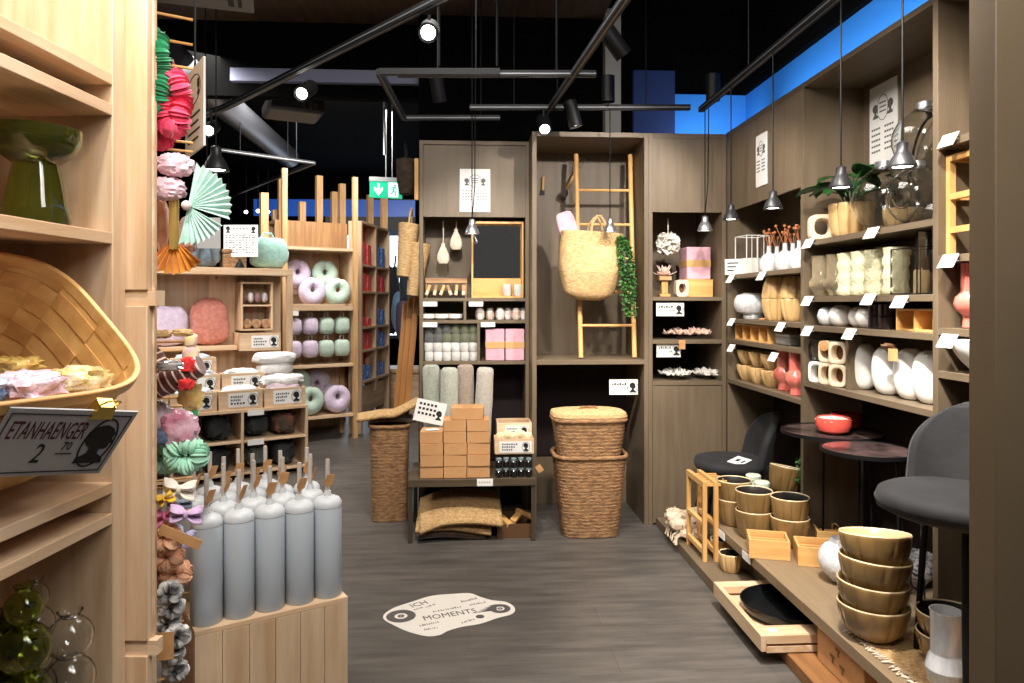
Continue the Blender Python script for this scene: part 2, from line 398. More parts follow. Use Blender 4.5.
for x0, x1, z0, z1 in ((-.092, .092, -.0095, -.008), (-.092, .092, -.1175, -.116), (-.0935, -.092, -.1175, -.008), (.092, .0935, -.1175, -.008)): b.box(x0, x1, -.0012, -.0004, z0, z1)
O('price_lettering', b, INK, sg)
b = B().ring((.063, 0, -.062), .026, .048, .0028, -.0012, -.0003, 40); bust(b, .063, -.064, .075, -.0003)
O('portrait_emblem', b, INK, sg)
cl = X('binder_clip', 'gold binder clip holding the grey price sign on the basket rim', 'clip', B().ext([(-.018, -.016), (.018, -.016), (.013, .012), (-.013, .012)], -.006, .016), mat('gold_metal', (214, 180, 90), .25, metal=.9), (SM @ Vector((.04, 0, .002))), rot=SM.to_euler())
O('wire_handle', B().tube([(-.012, .0, .01), (-.010, -.012, .03), (0, -.016, .036), (.010, -.012, .03), (.012, 0, .01)], .0016, 6), MT['gold_metal'], cl)
# bubble vases on the shelf below
def bubbles(rs, n=28):
    pr = [(.001, 0)]; z = 0
    for i, r in enumerate(rs):
        a0 = -1.25; a1 = 1.25 if i < len(rs) - 1 else 1.2
        for k in range(9):
            a = a0 + (a1 - a0) * k / 8; pr.append((r * math.cos(a), z + r * .95 + r * math.sin(a)))
        z = pr[-1][1] - .003 * (i < len(rs) - 1)
    top = pr[-1]; pr.append((top[0] * 1.5, top[1] + .012)); pr.append((top[0] * 1.5 - .003, top[1] + .012))
    inn = [(max(.001, r - .003), zz + .0015) for r, zz in pr[1:-2]][::-1]
    return B().lathe(pr + inn, n, cap=(0, 0))
GT = (('green', [.052, .05, .048, .034], GRGL, (24, 1.34), 'green glass bubble vase of stacked balls in front of the clear ones'),
      ('clear', [.05, .046, .043], GLASS, (70, 1.42), 'clear glass bubble vase of stacked balls beside the green vase'),
      ('green', [.05, .05, .05], OLGL, (-6, 1.36), 'dark olive bubble vase cut by the picture edge'),
      ('clear', [.036, .036, .036, .036, .026], GLASS, (35, 1.45), 'slim clear bubble vase with flared top behind the green vase'))
for nm, rs, m, (px, d), lb in GT:
    p = P(px, 640, d); p.z = .574
    X('bubble_vase', lb, 'vase', bubbles(rs), m, p, 0, 'bubble vases on the near shelf', sm=1.2)

# ====================================================== narrow side panels next to it
def upanel(x0, x1, y0, y1, z0, z1): return B().box(x0, x1, y0, y1, z0, z1)
t = T('crate_column', 'column of pale pine crates with stepped gaps beside the near shelf', 'shelf unit', U0, UA)
for z0, z1 in ((1.478, 2.6), (.72, 1.4435), (0, .687)):
    O('crate_side', upanel(-.35, .043, .0545, .075, z0, z1), PN('z'), t, bev=.0015)
    O('crate_front', upanel(-.35, .046, .0755, .083, z0, z1), PN('x'), t, bev=.001) if z0 else None
O('spacer', upanel(-.3, .058, .06, .10, 1.444, 1.4775), PN('x'), t)
O('spacer', upanel(-.3, .062, .06, .085, .6875, .7195), PN('x'), t)

# ====================================================== rotated display frame (pegs, plinth, counters)
GA = PI / 2 - (math.radians(57) + TH)
def GM(o): return Matrix.Translation(o) @ Matrix.Rotation(GA, 4, 'Z')
E0 = P(157, 303, 1.70); E0.z = 0; EM = GM(E0)
t = T('peg_board', 'pale pine peg board with wooden pegs hung with hair accessories', 'peg board', E0, GA)
O('board', B().box(-.022, 0, 0, .6, .05, 2.5), PN('z'), t, bev=.002)
for yp, yy in ((20, .2), (45, .24), (69, .2), (143, .2), (152, .24), (332, .2), (341, .24), (350, .2), (396, .24), (405, .2), (451, .22), (463, .2), (477, .24), (484, .2), (510, .22), (540, .2),
               (581, .2), (592, .24), (602, .2), (611, .24), (621, .2), (636, .24), (654, .2), (674, .22)):
    Lp = (.0624 + .166 * yy) / 1.086 + .022; Lp = min(Lp, .088) if yp > 600 else Lp; d = 1.70 + .84 * yy + .545 * Lp
    z = HC + (HY - yp) / F * d
    O('peg', B().rod((-.005, yy, z), (Lp, yy, z), .0038, 8), BM('x'), t)

def scr(n, rx, rz, r, k, amp, seed):
    n, k, amp = n * 2, int(k * 1.9), amp * .62
    """scrunchie: gathered fabric ring hanging as a long loop"""
    pts = []; rr_ = []
    for i in range(n):
        a = 2 * PI * i / n
        pts.append((rx * math.sin(a), .006 * math.sin(5 * a + seed), rz * math.cos(a)))
        rr_.append(r * (1 + amp * math.sin(k * a + seed) + .12 * math.sin(2.7 * k * a)))
    return B().tube(pts, rr_, 12, True)
def hang(name, label, cat, b, m, px, py, d, rz=0, group='hair accessories on the pegs', **k):
    return X(name, label, cat, b, m, P(px, py, d), rz, group, **k)
hang('hanging_scrunchie', 'green gathered scrunchie hanging at the top of the peg board', 'scrunchie', scr(90, .018, .085, .021, 17, .22, 0), fab('green_satin', (34, 160, 104), (20, 130, 84)), 154, 72, 1.72)
s = hang('hanging_scrunchie', 'hot pink gathered scrunchie hanging beside the green one', 'scrunchie', scr(90, .02, .062, .023, 15, .2, 1), fab('pink_satin', (236, 64, 104), (214, 40, 84)), 173, 103, 1.74)
O('strap', B().tube([(-.012, 0, .055), (0, 0, .105), (.012, 0, .055)], .003, 6, flat=.5), fab('rust_ribbon', (150, 60, 50)), s)
hang('hanging_scrunchie', 'second hot pink scrunchie half hidden under the first', 'scrunchie', scr(80, .016, .05, .02, 14, .2, 2), FABRICS['pink_satin'], 162, 122, 1.78)
for i, (px, py, lb) in enumerate(((175, 165, 'upper'), (167, 189, 'lower'))):
    hang('hanging_pompom', f'{lb} of two pale pink tulle pompoms below the scrunchies', 'pompom', B().blob((0, 0, 0), (.085, .06, .055), .22, i, 34, 5, .9), fab('pink_tulle', (240, 206, 216), (230, 186, 202)), px, py, 1.76, .3)
def fan(r, a0, a1, pl, d=.012, thick=.0):
    vs = [(0, 0, 0)]; n = pl * 2
    for i in range(n + 1):
        a = a0 + (a1 - a0) * i / n; q = r * (1 + .05 * math.cos(i * PI)) 
        vs.append((q * math.sin(a), (d if i % 2 else -d), q * math.cos(a)))
    return B().add(vs, [(0, i, i + 1) for i in range(1, n + 1)])
t = T('hanging_wand', 'gold tube toy ending in an orange pleated fan tail', 'toy wand', P(174, 205, 1.78), 0, 'hair accessories on the pegs')
O('tube', B().tube([(0, 0, .03), (0, 0, -.11)], .012, 14), mat('gold_film', (222, 190, 110), .2, metal=.6), t)
O('tail', fan(.085, PI * .72, PI * 1.28, 8, .006), fab('orange_organza', (240, 160, 50), (226, 140, 30)), t, solid=.002, sm=0).location = (0, 0, -.085)
t = T('hanging_fan', 'large mint pleated organza bow fanned out on a peg', 'hair bow', P(188, 206, 1.72), 0, 'hair accessories on the pegs')
MO = fab('mint_organza', (182, 222, 210), (206, 236, 226))
O('upper_fan', fan(.10, math.radians(12), math.radians(108), 10, .006), MO, t, solid=.002, sm=0)
O('lower_fan', fan(.09, math.radians(120), math.radians(192), 8, .006), MO, t, solid=.002, sm=0)
O('knot', B().sph((0, -.01, 0), .012, 12), fab('pale_knot', (226, 206, 206)), t)
hang('hanging_bag', 'clear bag of white and pink trinkets beside the gold toy', 'bag', B().blob((0, 0, 0), (.05, .03, .09), .3, 5, 20, 4), mat('film_clear', (235, 225, 228), .15, (240, 200, 214), 40, tr=.3), 187, 236, 1.86)
hang('hanging_bow', 'small yellow and pink felt bow under the mint fan', 'hair bow', B().blob((0, 0, .0), (.035, .02, .03), .3, 2, 16, 3).blob((.02, 0, .02), (.02, .02, .03), .3, 3, 16, 3), fab('yellow_felt', (240, 206, 90), (232, 150, 160)), 186, 243, 1.83)
hang('hanging_toy', 'peach striped fabric toy hanging behind the gold tube', 'toy', B().blob((0, 0, 0), (.03, .03, .13), .2, 7, 18, 5), fab('peach_stripe', (222, 160, 130), (240, 200, 170)), 162, 225, 1.85)
# printed hanging sign seen at an angle
sg = X('hanging_sign', 'white hanging sign seen edge on beside the pink scrunchie', 'sign', B().box(-.125, .125, -.003, .003, -.13, .13), SIGNM, P(195, 110, 2.2), math.radians(-58))
b = B(); bust(b, .06, .06, .05, -.003); b.ring((.0, 0, .06), .09, .045, .003, -.0042, -.0032)
for i in range(4): b.box(-.08, .08 - .02 * (i % 2), -.0042, -.0032, -.02 - i * .025, -.014 - i * .025)
O('print', b, INK, sg)
O('wire', B().rod((0, 0, .13), (0, 0, 1.25), .003, 6), BLK, sg)
# striped bags, star cloth, plastic bag, mint cloth
def stripes(L_, r, n, nk=20):
    b = B(); pr = []
    for k in range(n + 1):
        f = k / n; pr.append((r * (.55 + .45 * math.sin(PI * min(1, max(0, f * .94 + .03))) ** .4), L_ * (f - .5)))
    b.lathe(pr, nk, lambda a, i, q, z: (q * math.cos(a) * (1 + .06 * math.sin(5 * a + i)), q * math.sin(a)))
    b.m = sum([[1 if i % 4 == 3 else 0] * nk for i in range(n)], []) + [0, 0]; return b
BST = [fab('stripe_brown', (92, 40, 36), (76, 30, 30)), fab('stripe_cream', (232, 208, 190))]
X('striped_bow', 'brown and cream striped roll with a silver tie on the peg', 'hair bow', stripes(.13, .032, 28), BST, P(177, 377, 1.76), 0, 'hair accessories on the pegs', rot=(0, math.radians(62), 0))
hang('striped_bow', 'dark brown striped roll behind the silver tied one', 'hair bow', stripes(.11, .026, 24), BST, 160, 368, 1.82, rot=(0, math.radians(-30), 0))
hang('hanging_bow', 'silver foil tie across the striped roll', 'hair bow', B().blob((0, 0, 0), (.06, .02, .022), .5, 4, 20, 5), mat('foil', (214, 214, 218), .2, metal=.7), 170, 366, 1.70)
hang('hanging_bow', 'upper of two bright red bows on the striped roll', 'hair bow', B().blob((0, 0, 0), (.035, .025, .035), .4, 6, 20, 4), fab('red_satin', (228, 40, 36), (200, 24, 26)), 188, 365, 1.74)
hang('hanging_bow', 'lower of two bright red bows on the striped roll', 'hair bow', B().blob((0, 0, 0), (.035, .025, .028), .4, 8, 20, 4), FABRICS['red_satin'], 186, 384, 1.74)
hang('hanging_cloth', 'yellow star shaped cloth hanging under the red bows', 'cloth', B().blob((0, 0, 0), (.06, .02, .06), .5, 10, 24, 3, 1), fab('yellow_cloth', (240, 212, 140), (232, 196, 110)), 191, 396, 1.80)
hang('hanging_toy', 'yellow headed fabric doll above the red bows', 'toy', B().blob((0, 0, .02), (.03, .025, .035), .2, 2, 16, 3).blob((0, 0, -.02), (.04, .025, .05), .2, 4, 16, 3), fab('doll_yellow', (240, 222, 150), (230, 190, 200)), 191, 348, 1.85)
hang('hanging_bow', 'straw bow tied on the peg above the striped roll', 'hair bow', B().blob((-.025, 0, 0), (.05, .015, .02), .3, 2, 16, 3).blob((.025, 0, .003), (.05, .015, .018), .3, 5, 16, 3), STRAW, 172, 334, 1.78)
PBG = mat('pink_film', (214, 130, 160), .15, (236, 200, 214), 24, tr=.25, coat=.6, bump=.6, bs=30)
hang('hanging_bag', 'shiny pink cellophane bag hanging below the striped roll', 'bag', B().blob((0, 0, 0), (.085, .045, .085), .3, 21, 28, 3.5), PBG, 180, 430, 1.76)
hang('hanging_bag', 'lilac cellophane bag beside the pink one', 'bag', B().blob((0, 0, 0), (.05, .04, .07), .3, 22, 24, 3.5), mat('lilac_film', (206, 180, 204), .15, (236, 226, 236), 24, tr=.25, coat=.6), 161, 418, 1.80)
hang('hanging_bag', 'navy beaded bag below the lilac one', 'bag', B().blob((0, 0, 0), (.04, .03, .04), .3, 25, 20, 3.5), fab('navy_bead', (50, 70, 104), (90, 110, 140)), 162, 437, 1.75)
hang('hanging_scrunchie', 'large mint scrunchie on the long pegs', 'scrunchie', scr(90, .034, .026, .019, 19, .25, 3), fab('mint_satin', (168, 220, 194), (150, 206, 180)), 186, 455, 1.76)
hang('hanging_scrunchie', 'second mint scrunchie tucked behind the large one', 'scrunchie', scr(80, .03, .026, .018, 17, .25, 5), FABRICS['mint_satin'], 165, 456, 1.80)
hang('hanging_ribbon', 'small green bow hanging beside the yellow star cloth', 'hair bow', B().blob((0, 0, 0), (.022, .015, .06), .4, 3, 16, 3), fab('emerald', (80, 190, 130), (60, 170, 110)), 194, 408, 1.86)
def bow(w, h):
    b = B()
    for sgn in (-1, 1):
        def g(u, v, s_=sgn):
            x = s_ * u * w / 2; hh = h / 2 * (.22 + .78 * u ** .7)
            return (x, -.012 * math.sin(PI * u) * math.cos(v * PI * 3) - .004, hh * (2 * v - 1))
        b.grid(g, 8, 12)
    return b
def mkbow(label, c, c2, px, py, d, w, h, ry=0):
    t = T('hanging_bow', label, 'hair bow', P(px, py, d), 0, 'hair accessories on the pegs', rot=(0, ry, 0))
    m = fab(c[3], c[:3], c2); O('loops', bow(w, h), m, t, solid=.004); O('knot', B().blob((0, -.006, 0), (w * .16, .022, h * .4), .15, 1, 12), m, t)
mkbow('large white bow on the peg above the lilac bow', (240, 234, 220, 'white_bow'), (228, 220, 206), 180, 489, 1.72, .075, .052, .1)
mkbow('lilac bow beside the grey brushes', (206, 178, 212, 'lilac_bow'), (190, 160, 200), 187, 514, 1.70, .075, .046, .06)
mkbow('rose pink bow beside the lilac bow', (232, 136, 178, 'rose_bow'), (220, 120, 164), 166, 515, 1.73, .06, .05, -.3)
mkbow('grey blue bow between the white and lilac bows', (140, 156, 170, 'slate_bow'), (124, 140, 156), 180, 502, 1.78, .06, .03, 0)
mkbow('small yellow bow beside the white bow', (244, 200, 40, 'sun_bow'), (230, 180, 30), 166, 498, 1.71, .04, .035, -.5)
mkbow('pale blue bow with pink tails under the paper tag', (150, 200, 236, 'sky_bow'), (220, 160, 210), 183, 536, 1.76, .05, .05, .4)
X('paper_tag', 'long kraft paper tag hanging in front of the blue bow', 'tag', B().box(-.05, .05, -.001, .001, -.012, .012), KRAFT, P(180, 537, 1.67), 0, rot=(0, math.radians(24), 0))
PCH = fab('peach_satin', (236, 186, 150), (220, 160, 124))
for i, (px, py) in enumerate(((165, 537), (168, 556), (176, 573), (160, 572))):
    hang('hanging_scrunchie', f'{ORD[i]} from the top of four peach satin scrunchies', 'scrunchie', scr(70, .022, .02, .016, 11, .25, i), PCH, px, py, 1.74 + .015 * i)
ZB = mat('zebra_satin', (240, 238, 236), .5, (40, 38, 40), 34, st=(1, 1, .5), det=1, sheen=.3)
for i, (px, py) in enumerate(((170, 592), (172, 607), (168, 622), (178, 636), (172, 652), (176, 670))):
    hang('hanging_scrunchie', f'{ORD[i]} from the top of the black and white scrunchies', 'scrunchie', scr(60, .016, .014, .013, 11, .25, i), ZB, px, py, 1.735 + .01 * (i % 3))
X('paper_tag', 'brown kraft tag among the black and white scrunchies', 'tag', B().box(-.017, .017, -.001, .001, -.035, .03), KRAFT, P(166, 645, 1.70), .2)

# ====================================================== plinth with grey brushes
C0 = cw((348 - 512) / F * 2.057, 2.057, 0); PM = GM(C0); XE = (PM.inverted() @ E0).x + .098
t = T('plinth', 'low pine box plinth of vertical boards under the grey brushes', 'plinth', C0, GA)
b = B(); nb = 6
for i in range(nb): b.box(XE - XE * i / nb + .0007, XE - XE * (i + 1) / nb - .0007, 0, .02, 0, .597)
O('front_panel', b, PN('z'), t, bev=.001)
O('side_panel', B().box(-.02, 0, .0205, .62, 0, .597), PN('z'), t, bev=.0015)
O('side_panel', B().box(XE, XE + .02, .0205, .62, 0, .597), PN('z'), t)
O('back_panel', B().box(XE + .0205, -.0205, .60, .62, 0, .597), PN('z'), t)
O('top_panel', B().box(XE, 0, 0, .62, .5975, .612), PN('x'), t, bev=.0015)
def brush():
    t = T('brush', '', 'toilet brush', (0, 0, 0), 0, 'grey toilet brushes on the pine plinth')
    O('canister', B().lathe([(.001, 0), (.038, 0), (.040, .004), (.040, .252), (.039, .254)], 32, cap=(0, 0)), GREYB, t, sm=.5)
    O('lid', B().lathe([(.0405, .2545), (.0405, .260), (.039, .268), (.033, .277), (.022, .282), (.012, .284), (.0105, .290), (.009, .298), (.001, .298)], 32, cap=(0, 0)), WHITEP, t)
    O('handle', B().lathe([(.0062, .297), (.0062, .385), (.0056, .388), (.001, .388)], 14, cap=(1, 0)), STEEL, t)
    g = O('paper_tag', B().ext([(-.011, .0), (.011, .003), (.013, -.026), (0, -.04), (-.012, -.028)], -.0005, .0005), KRAFT, t, sm=0)
    g.location = (.012, -.012, .345); g.rotation_euler = (.25, .25, .5)
    return t
proto = brush(); used = False
rowname = ['front row', 'second row', 'third row', 'back row']
for rI in range(4):
    for cI in range(6):
        x = -.0435 - .0815 * (5 - cI) - (.02 * (rI % 2)); y = .048 + .098 * rI
        if (rI == 3 and cI == 5) or (x < -.37 and rI) or x < -.41: continue
        loc = PM @ Vector((x, y, .6125))
        lb = f'grey toilet brush, {rowname[rI]} of the plinth, ' + (['nearest the hair bows', 'second from the hair bows', 'third from the hair bows', 'third from the aisle', 'second from the aisle', 'nearest the aisle'][cI])
        rz = GA + R.uniform(-.6, .6)
        if not used:
            proto.location = loc; proto.rotation_euler = (0, 0, rz); proto['label'] = lb; used = True
        else: D(proto, loc, rz, lb)
# ====================================================== counter with bins (middle left)
K0 = cw((308 - 512) / F * 6.2, 6.2, 0); KM = GM(K0)
def kw(x, y, z): return KM @ Vector((x, y, z))
LW = 1.55
t = T('display_counter', 'pine counter with open cubbies and tall back board behind the brushes', 'counter', K0, GA)
for x in (-.02, -.55, -1.08, -LW): O('side_panel', B().box(x, x + .02, 0, .5, 0, .55), PN('z'), t, bev=.001)
O('worktop', B().box(-LW, 0.0, 0, .5, .551, .575), PN('x'), t, bev=.001)
for z in (.04, .3): O('shelf', B().box(-LW + .02, -.02, .01, .49, z, z + .018), PN('x'), t)
O('rear_panel', B().box(-LW, 0, .5, .52, 0, .575), PN('x'), t)
O('back_board', B().box(-LW, 0, .86, .88, .3, 1.72), PN('z'), t)
O('ledge', B().box(-LW, .02, .52, .9, 1.70, 1.762), PN('x'), t, bev=.002)
O('riser', B().box(-LW, 0, .52, .86, .3, .32), PN('x'), t)
O('post', B().box(-.03, 0.02, .52, .57, .02, 1.70), PN('z'), t)
# cubby shelves on the board
for x0, x1, zt, lb, cc in ((-1.5, -1.22, 1.66, 'left', 'green'), (-.42, -.14, 1.64, 'right', 'brown')):
    c = T('wall_cube', ('small pine wall cube of pale green tins on the back board' if cc == 'green' else 'small pine wall cube of knitted socks near the neck pillows'), 'shelf', kw(x0, .60, 1.2), GA)
    w = x1 - x0
    for q in (0, w - .015): O('side_panel', B().box(q, q + .015, 0, .25, 0, zt - 1.2), PN('z'), c)
    for z in (0, .22, zt - 1.215): O('shelf', B().box(.015, w - .015, 0, .25, z, z + .015), PN('x'), c)
TIN = fab('mint_tin', (206, 226, 210), (190, 214, 196))
for i in range(5):
    X('tin', f'{ORD[i]} from the left of the pale mint tins in the wall cube', 'tin', B().lathe([(.02, 0), (.022, .004), (.022, .1), (.018, .108), (.018, .115)], 14), TIN, kw(-1.46 + .05 * i, .66, 1.436), GA, 'mint tins in the wall cube')
for i, (c, nm) in enumerate((((120, 90, 84), 'brown'), ((214, 202, 200), 'pale'), ((150, 110, 110), 'mauve'), ((190, 180, 184), 'grey'))):
    X('folded_socks', f'{nm} folded sock bundle in the upper part of the right wall cube', 'socks', B().blob((0, 0, .055), (.05, .12, .09), .1, i, 16, 3), fab('sock_' + nm, c), kw(-.385 + .062 * i, .68, 1.436 + .01), GA, 'sock bundles in the wall cube')
for i in range(3):
    X('slipper_roll', f'{ORD[i]} from the left of the tan rolled slippers in the lower wall cube', 'slippers', B().tube([(0, -.05, .045), (0, .05, .045)], .042, 14).ring((0, 0, .045), .03, .03, .012, -.054, -.05, 14), fab('tan_roll', (190, 150, 110), (160, 120, 84)), kw(-.36 + .085 * i, .68, 1.216), GA, 'rolled slippers in the wall cube')
# cushions leaning on the board
X('cushion', 'pale lavender quilted cushion bag leaning on the pine board', 'cushion', B().blob((0, 0, .17), (.33, .12, .34), .09, 3, 30, 2.2, .6), fab('lilac_quilt', (222, 206, 224), (206, 188, 212)), kw(-1.0, .77, 1.078), GA)
X('cushion', 'terracotta pink quilted bag beside the lavender cushion', 'cushion', B().blob((0, 0, .2), (.32, .13, .40), .12, 6, 30, 2.4, .65), fab('terracotta_quilt', (196, 120, 106), (214, 142, 126)), kw(-.64, .77, 1.085), GA, rot=(0, -.06, GA))
X('cushion_ledge', 'pine ledge carrying the quilted cushion bags', 'shelf', B().box(-LW, -.45, .62, .859, 1.03, 1.068), PN('x'), K0, GA)
# stepped bins with price signs
def binbox(w, h, d):
    return B().box(0, w, 0, .012, 0, h).box(0, w, d - .012, d, 0, h).box(0, .012, .012, d - .012, 0, h).box(w - .012, w, .012, d - .012, 0, h).box(.012, w - .012, .012, d - .012, 0, .012)
def sign_on(parent, cx, zc, w, h, y, seed=0):
    sg = O('price_sign', B().box(cx - w / 2, cx + w / 2, y - .003, y, zc - h / 2, zc + h / 2), SIGNM, parent, sm=0)
    b = B(); bust(b, cx + w * .32, zc, h * .72, y - .003)
    b.ring((cx + w * .32, 0, zc), h * .36, h * .45, h * .03, y - .0042, y - .0032, 20)
    for j in range(3):
        zz = zc + h * (.24 - .24 * j); ww = w * (.5 - .08 * ((j + seed) % 3)); n = 7 - j
        for i in range(n):
            x0 = cx - w * .42 + ww * i / n; b.box(x0, x0 + ww / n * .6, y - .0042, y - .0032, zz - h * .06, zz + h * (.08 if (i + seed) % 2 else .05))
    O('print', b, INK, sg, sm=0)
binid = 0
BG = 'pine bins of the counter'
fills = {0: ((210, 190, 200), 'lilac'), 1: ((236, 234, 232), 'white'), 2: ((190, 200, 208), 'pale blue'), 3: ((214, 160, 156), 'pink')}
for row, (y0, z0, hh, cols) in enumerate(((.02, .576, .155, ((-.36, 'by the neck pillow rack'), (-.72, 'second from the neck pillow rack'), (-1.08, 'third from the neck pillow rack'), (-1.44, 'nearest the hair bows'))),
                                    (.20, .70, .155, ((-.66, 'nearest the white pillows'), (-1.02, 'in the middle'), (-1.38, 'nearest the hair bows'))),
                                    (.36, .83, .155, ((-1.02, 'nearest the cushions'), (-1.38, 'nearest the hair bows'))))):
    for i, (x, w_) in enumerate(cols):
        nm = ('front', 'middle', 'upper')[row]
        t = T('bin', f'signed pine bin, {nm} step of the counter, {w_}', 'bin', kw(x, y0, z0), GA, BG)
        O('body', binbox(.345, hh, .15), PN('x'), t, bev=.001)
        sign_on(t, .19, hh * .5, .235, hh * .74, -.001, i + row)
        if row: O('support', B().box(.02, .325, .01, .14, .576 - z0, -.001), PN('x'), t)
        c, fn = fills[(i + row) % 4]
        X('folded_textile', f'{fn} folded textile in the pine bin, {nm} step, {w_}', 'textile', B().blob((0, 0, 0), (.28, .11, .10), .25, i + row * 3, 20, 3), fab('fill_' + fn, c), kw(x + .17, y0 + .075, z0 + hh - .015), GA, 'textiles in the bins')
sg = T('sign_bin', 'pine bin under the sock cube with a white price sign', 'bin', kw(-.44, .56, 1.02), GA, BG); O('body', binbox(.36, .16, .28), PN('x'), sg); sign_on(sg, .22, .08, .24, .11, -.001, 2)
for i, (x, z, s, nm) in enumerate(((-.17, .76, (.28, .2, .14), 'lowest'), (-.18, .87, (.30, .2, .11), 'middle'), (-.19, .965, (.36, .22, .10), 'topmost'))):
    X('white_pillow', f'{nm} of three white wrapped pillows piled on the counter end', 'pillow', B().blob((0, 0, 0), s, .12, i + 30, 24, 2.5, .6), fab('white_linen', (240, 238, 236), (222, 222, 222)), kw(x, .37, z), GA, 'white pillows on the counter')
X('folded_textile', 'loose white crumpled cloth on the front bin beside the pillows', 'textile', B().blob((0, 0, 0), (.36, .14, .09), .3, 44, 24, 3), FABRICS['white_linen'], kw(-.18, .12, .79), GA)
# clothes in the cubbies
ci = 0
for col, (x0, nm) in enumerate(((-.285, 'by the neck pillow rack'), (-.82, 'in the middle column'), (-1.30, 'near the hair bows'))):
    for rw, z in enumerate((.06, .32)):
        for k in range(2):
            mt = (GRCL, DKCL, MIXC, DKCL, DKCL, MIXC)[(col * 2 + rw + k) % 6]
            lb = ('grey', 'dark', 'rust and black')[(GRCL, DKCL, MIXC).index(mt)]
            X('folded_garment', f'{lb} folded garment, {"left" if k == 0 else "right"} side of the {"lower" if rw == 0 else "upper"} cubby {nm}', 'garment',
              B().blob((0, 0, 0), (.18, .31, .15 + .02 * k), .24, ci, 30, 3.2, .5), mt, kw(x0 - .112 + .224 * k, .22, z + .10), GA, 'garments in the counter cubbies'); ci += 1
for i, (x, z) in enumerate(((-.5, .52), (-.5, .275))):
    X('price_tag', f'white price tag on the {"upper" if i == 0 else "lower"} cubby edge of the counter', 'price tag', B().box(0, .13, -.004, -.001, 0, .045), WH, kw(x, -.0, z), GA)
# goods on the ledge
def kp(px, y):   # position along the ledge for a photograph column
    w = ray(px, 270); a = KM @ Vector((0, y, 0)); e = KM.to_3x3() @ Vector((1, 0, 0))
    s_ = (a.x * w.y - a.y * w.x) / (e.y * w.x - e.x * w.y); return s_
x = kp(203, .66)
t = T('tote_bag', 'grey blue cloth bag with strap standing on the pine ledge', 'bag', kw(x, .66, 1.785), GA)
O('body', B().blob((0, 0, .12), (.27, .16, .25), .15, 2, 28, 2.4, .6), fab('slate_cloth', (104, 118, 126), (84, 96, 106)), t)
O('strap', B().tube([(-.07, -.08, .03), (-.05, -.1, .16), (0, -.09, .24), (.05, -.1, .16), (.07, -.08, .03)], .014, 8, flat=.4), fab('strap_dark', (60, 68, 74)), t)
x = kp(269, .68)
t = T('tote_bag', 'mint green padded bag at the end of the pine ledge', 'bag', kw(x, .68, 1.785), GA)
O('body', B().blob((0, 0, .13), (.33, .18, .28), .1, 5, 28, 2.2, .55), fab('mint_quilt', (150, 188, 178), (132, 172, 162)), t)
O('handle', B().tube([(-.08, 0, .25), (-.05, 0, .31), (.02, 0, .31), (.05, 0, .25)], .01, 8), FABRICS['mint_quilt'], t)
x = kp(234, .70)
t = T('wicker_box', 'brown wicker box behind the text sign on the ledge', 'basket', kw(x, .70, 1.763), GA)
O('body', B().box(-.11, .09, -.09, .09, 0, .13), WICK, t, bev=.012)
O('lid', B().box(-.115, .095, -.095, .095, .131, .17), WICK, t, bev=.01)
x = kp(240, .56)
t = T('standing_sign', 'square white text sign with two portraits on a black stand on the ledge', 'sign', kw(x, .57, 1.763), math.radians(-6))
O('foot', B().lathe([(.045, 0), (.045, .006), (.012, .07), (.006, .08)], 16), BLK, t)
pn = O('panel', B().box(-.145, .165, -.004, .004, .10, .385), SIGNM, t)
b = B(); bust(b, -.105, .345, .06, -.004); bust(b, .125, .34, .06, -.004, fl=-1)
for j in range(8):
    for i in range(9):
        if R.random() < .85: b.box(-.125 + .03 * i, -.125 + .03 * i + R.uniform(.012, .026), -.0055, -.0042, .29 - j * .022, .297 - j * .022)
for i in range(5): b.box(-.06 + .03 * i, -.045 + .03 * i, -.0055, -.0042, .345, .355)
O('print', b, INK, pn, sm=0)
sg = X('hanging_sign', 'white card sign with faint print hanging before the grey blue bag', 'sign', B().box(-.075, .075, -.003, .003, -.09, .09), SIGNM, P(207, 233, 4.2), .05)
b = B()
for j in range(4): b.box(-.055, .045 - .02 * (j % 2), -.0045, -.0032, .05 - .024 * j, .058 - .024 * j)
O('print', b, mat('faint_print', (190, 188, 186), .6), sg, sm=0)
O('wire', B().rod((0, 0, .09), (0, 0, .8), .002, 6), BLK, sg)

# ====================================================== rack of neck pillows
N0 = cw((358 - 512) / F * 7.73, 7.73, 0); NM = GM(N0)
def nw(x, y, z): return NM @ Vector((x, y, z))
t = T('pillow_rack', 'open pine rack full of lavender and mint neck pillows', 'shelf unit', N0, GA)
for x, y, zt in ((-.05, 0, 2.80), (-.05, .42, 2.04), (-.80, 0, 2.82), (-.80, .42, 2.04)): O('post', B().box(x, x + .05, y, y + .05, 0, zt), MT['slat_z'], t)
for z in (2.0, 1.38, .775, .24): O('shelf', B().box(-.75, -.05, 0.01, .45, z, z + .03), PN('x'), t, bev=.001)
O('side_panel', B().box(-.049, -.03, .05, .42, .8, 2.0), PN('z'), t); O('side_panel', B().box(-.77, -.752, .05, .42, .3, 2.0), PN('z'), t)
O('back_panel', B().box(-.75, -.05, .452, .465, .27, 2.0), PN('z'), t)
O('rail', B().box(-.74, -.06, -.004, .008, 1.372, 1.44), PN('x'), t)
def npillow(m):
    pts = [(.08 * math.sin(a), 0, -.09 * math.cos(a)) for a in [-2.82 + 5.64 * i / 26 for i in range(27)]]
    b = B().tube(pts, [.062 + .010 * math.cos(PI * 2 * i / 26 + PI) for i in range(27)], 14, flat=1)
    for q in (pts[0], pts[-1]): b.sph(q, .05, 14)
    return O('neck_pillow', b, m)
pl_, pm_ = npillow(LAV), npillow(MINT)
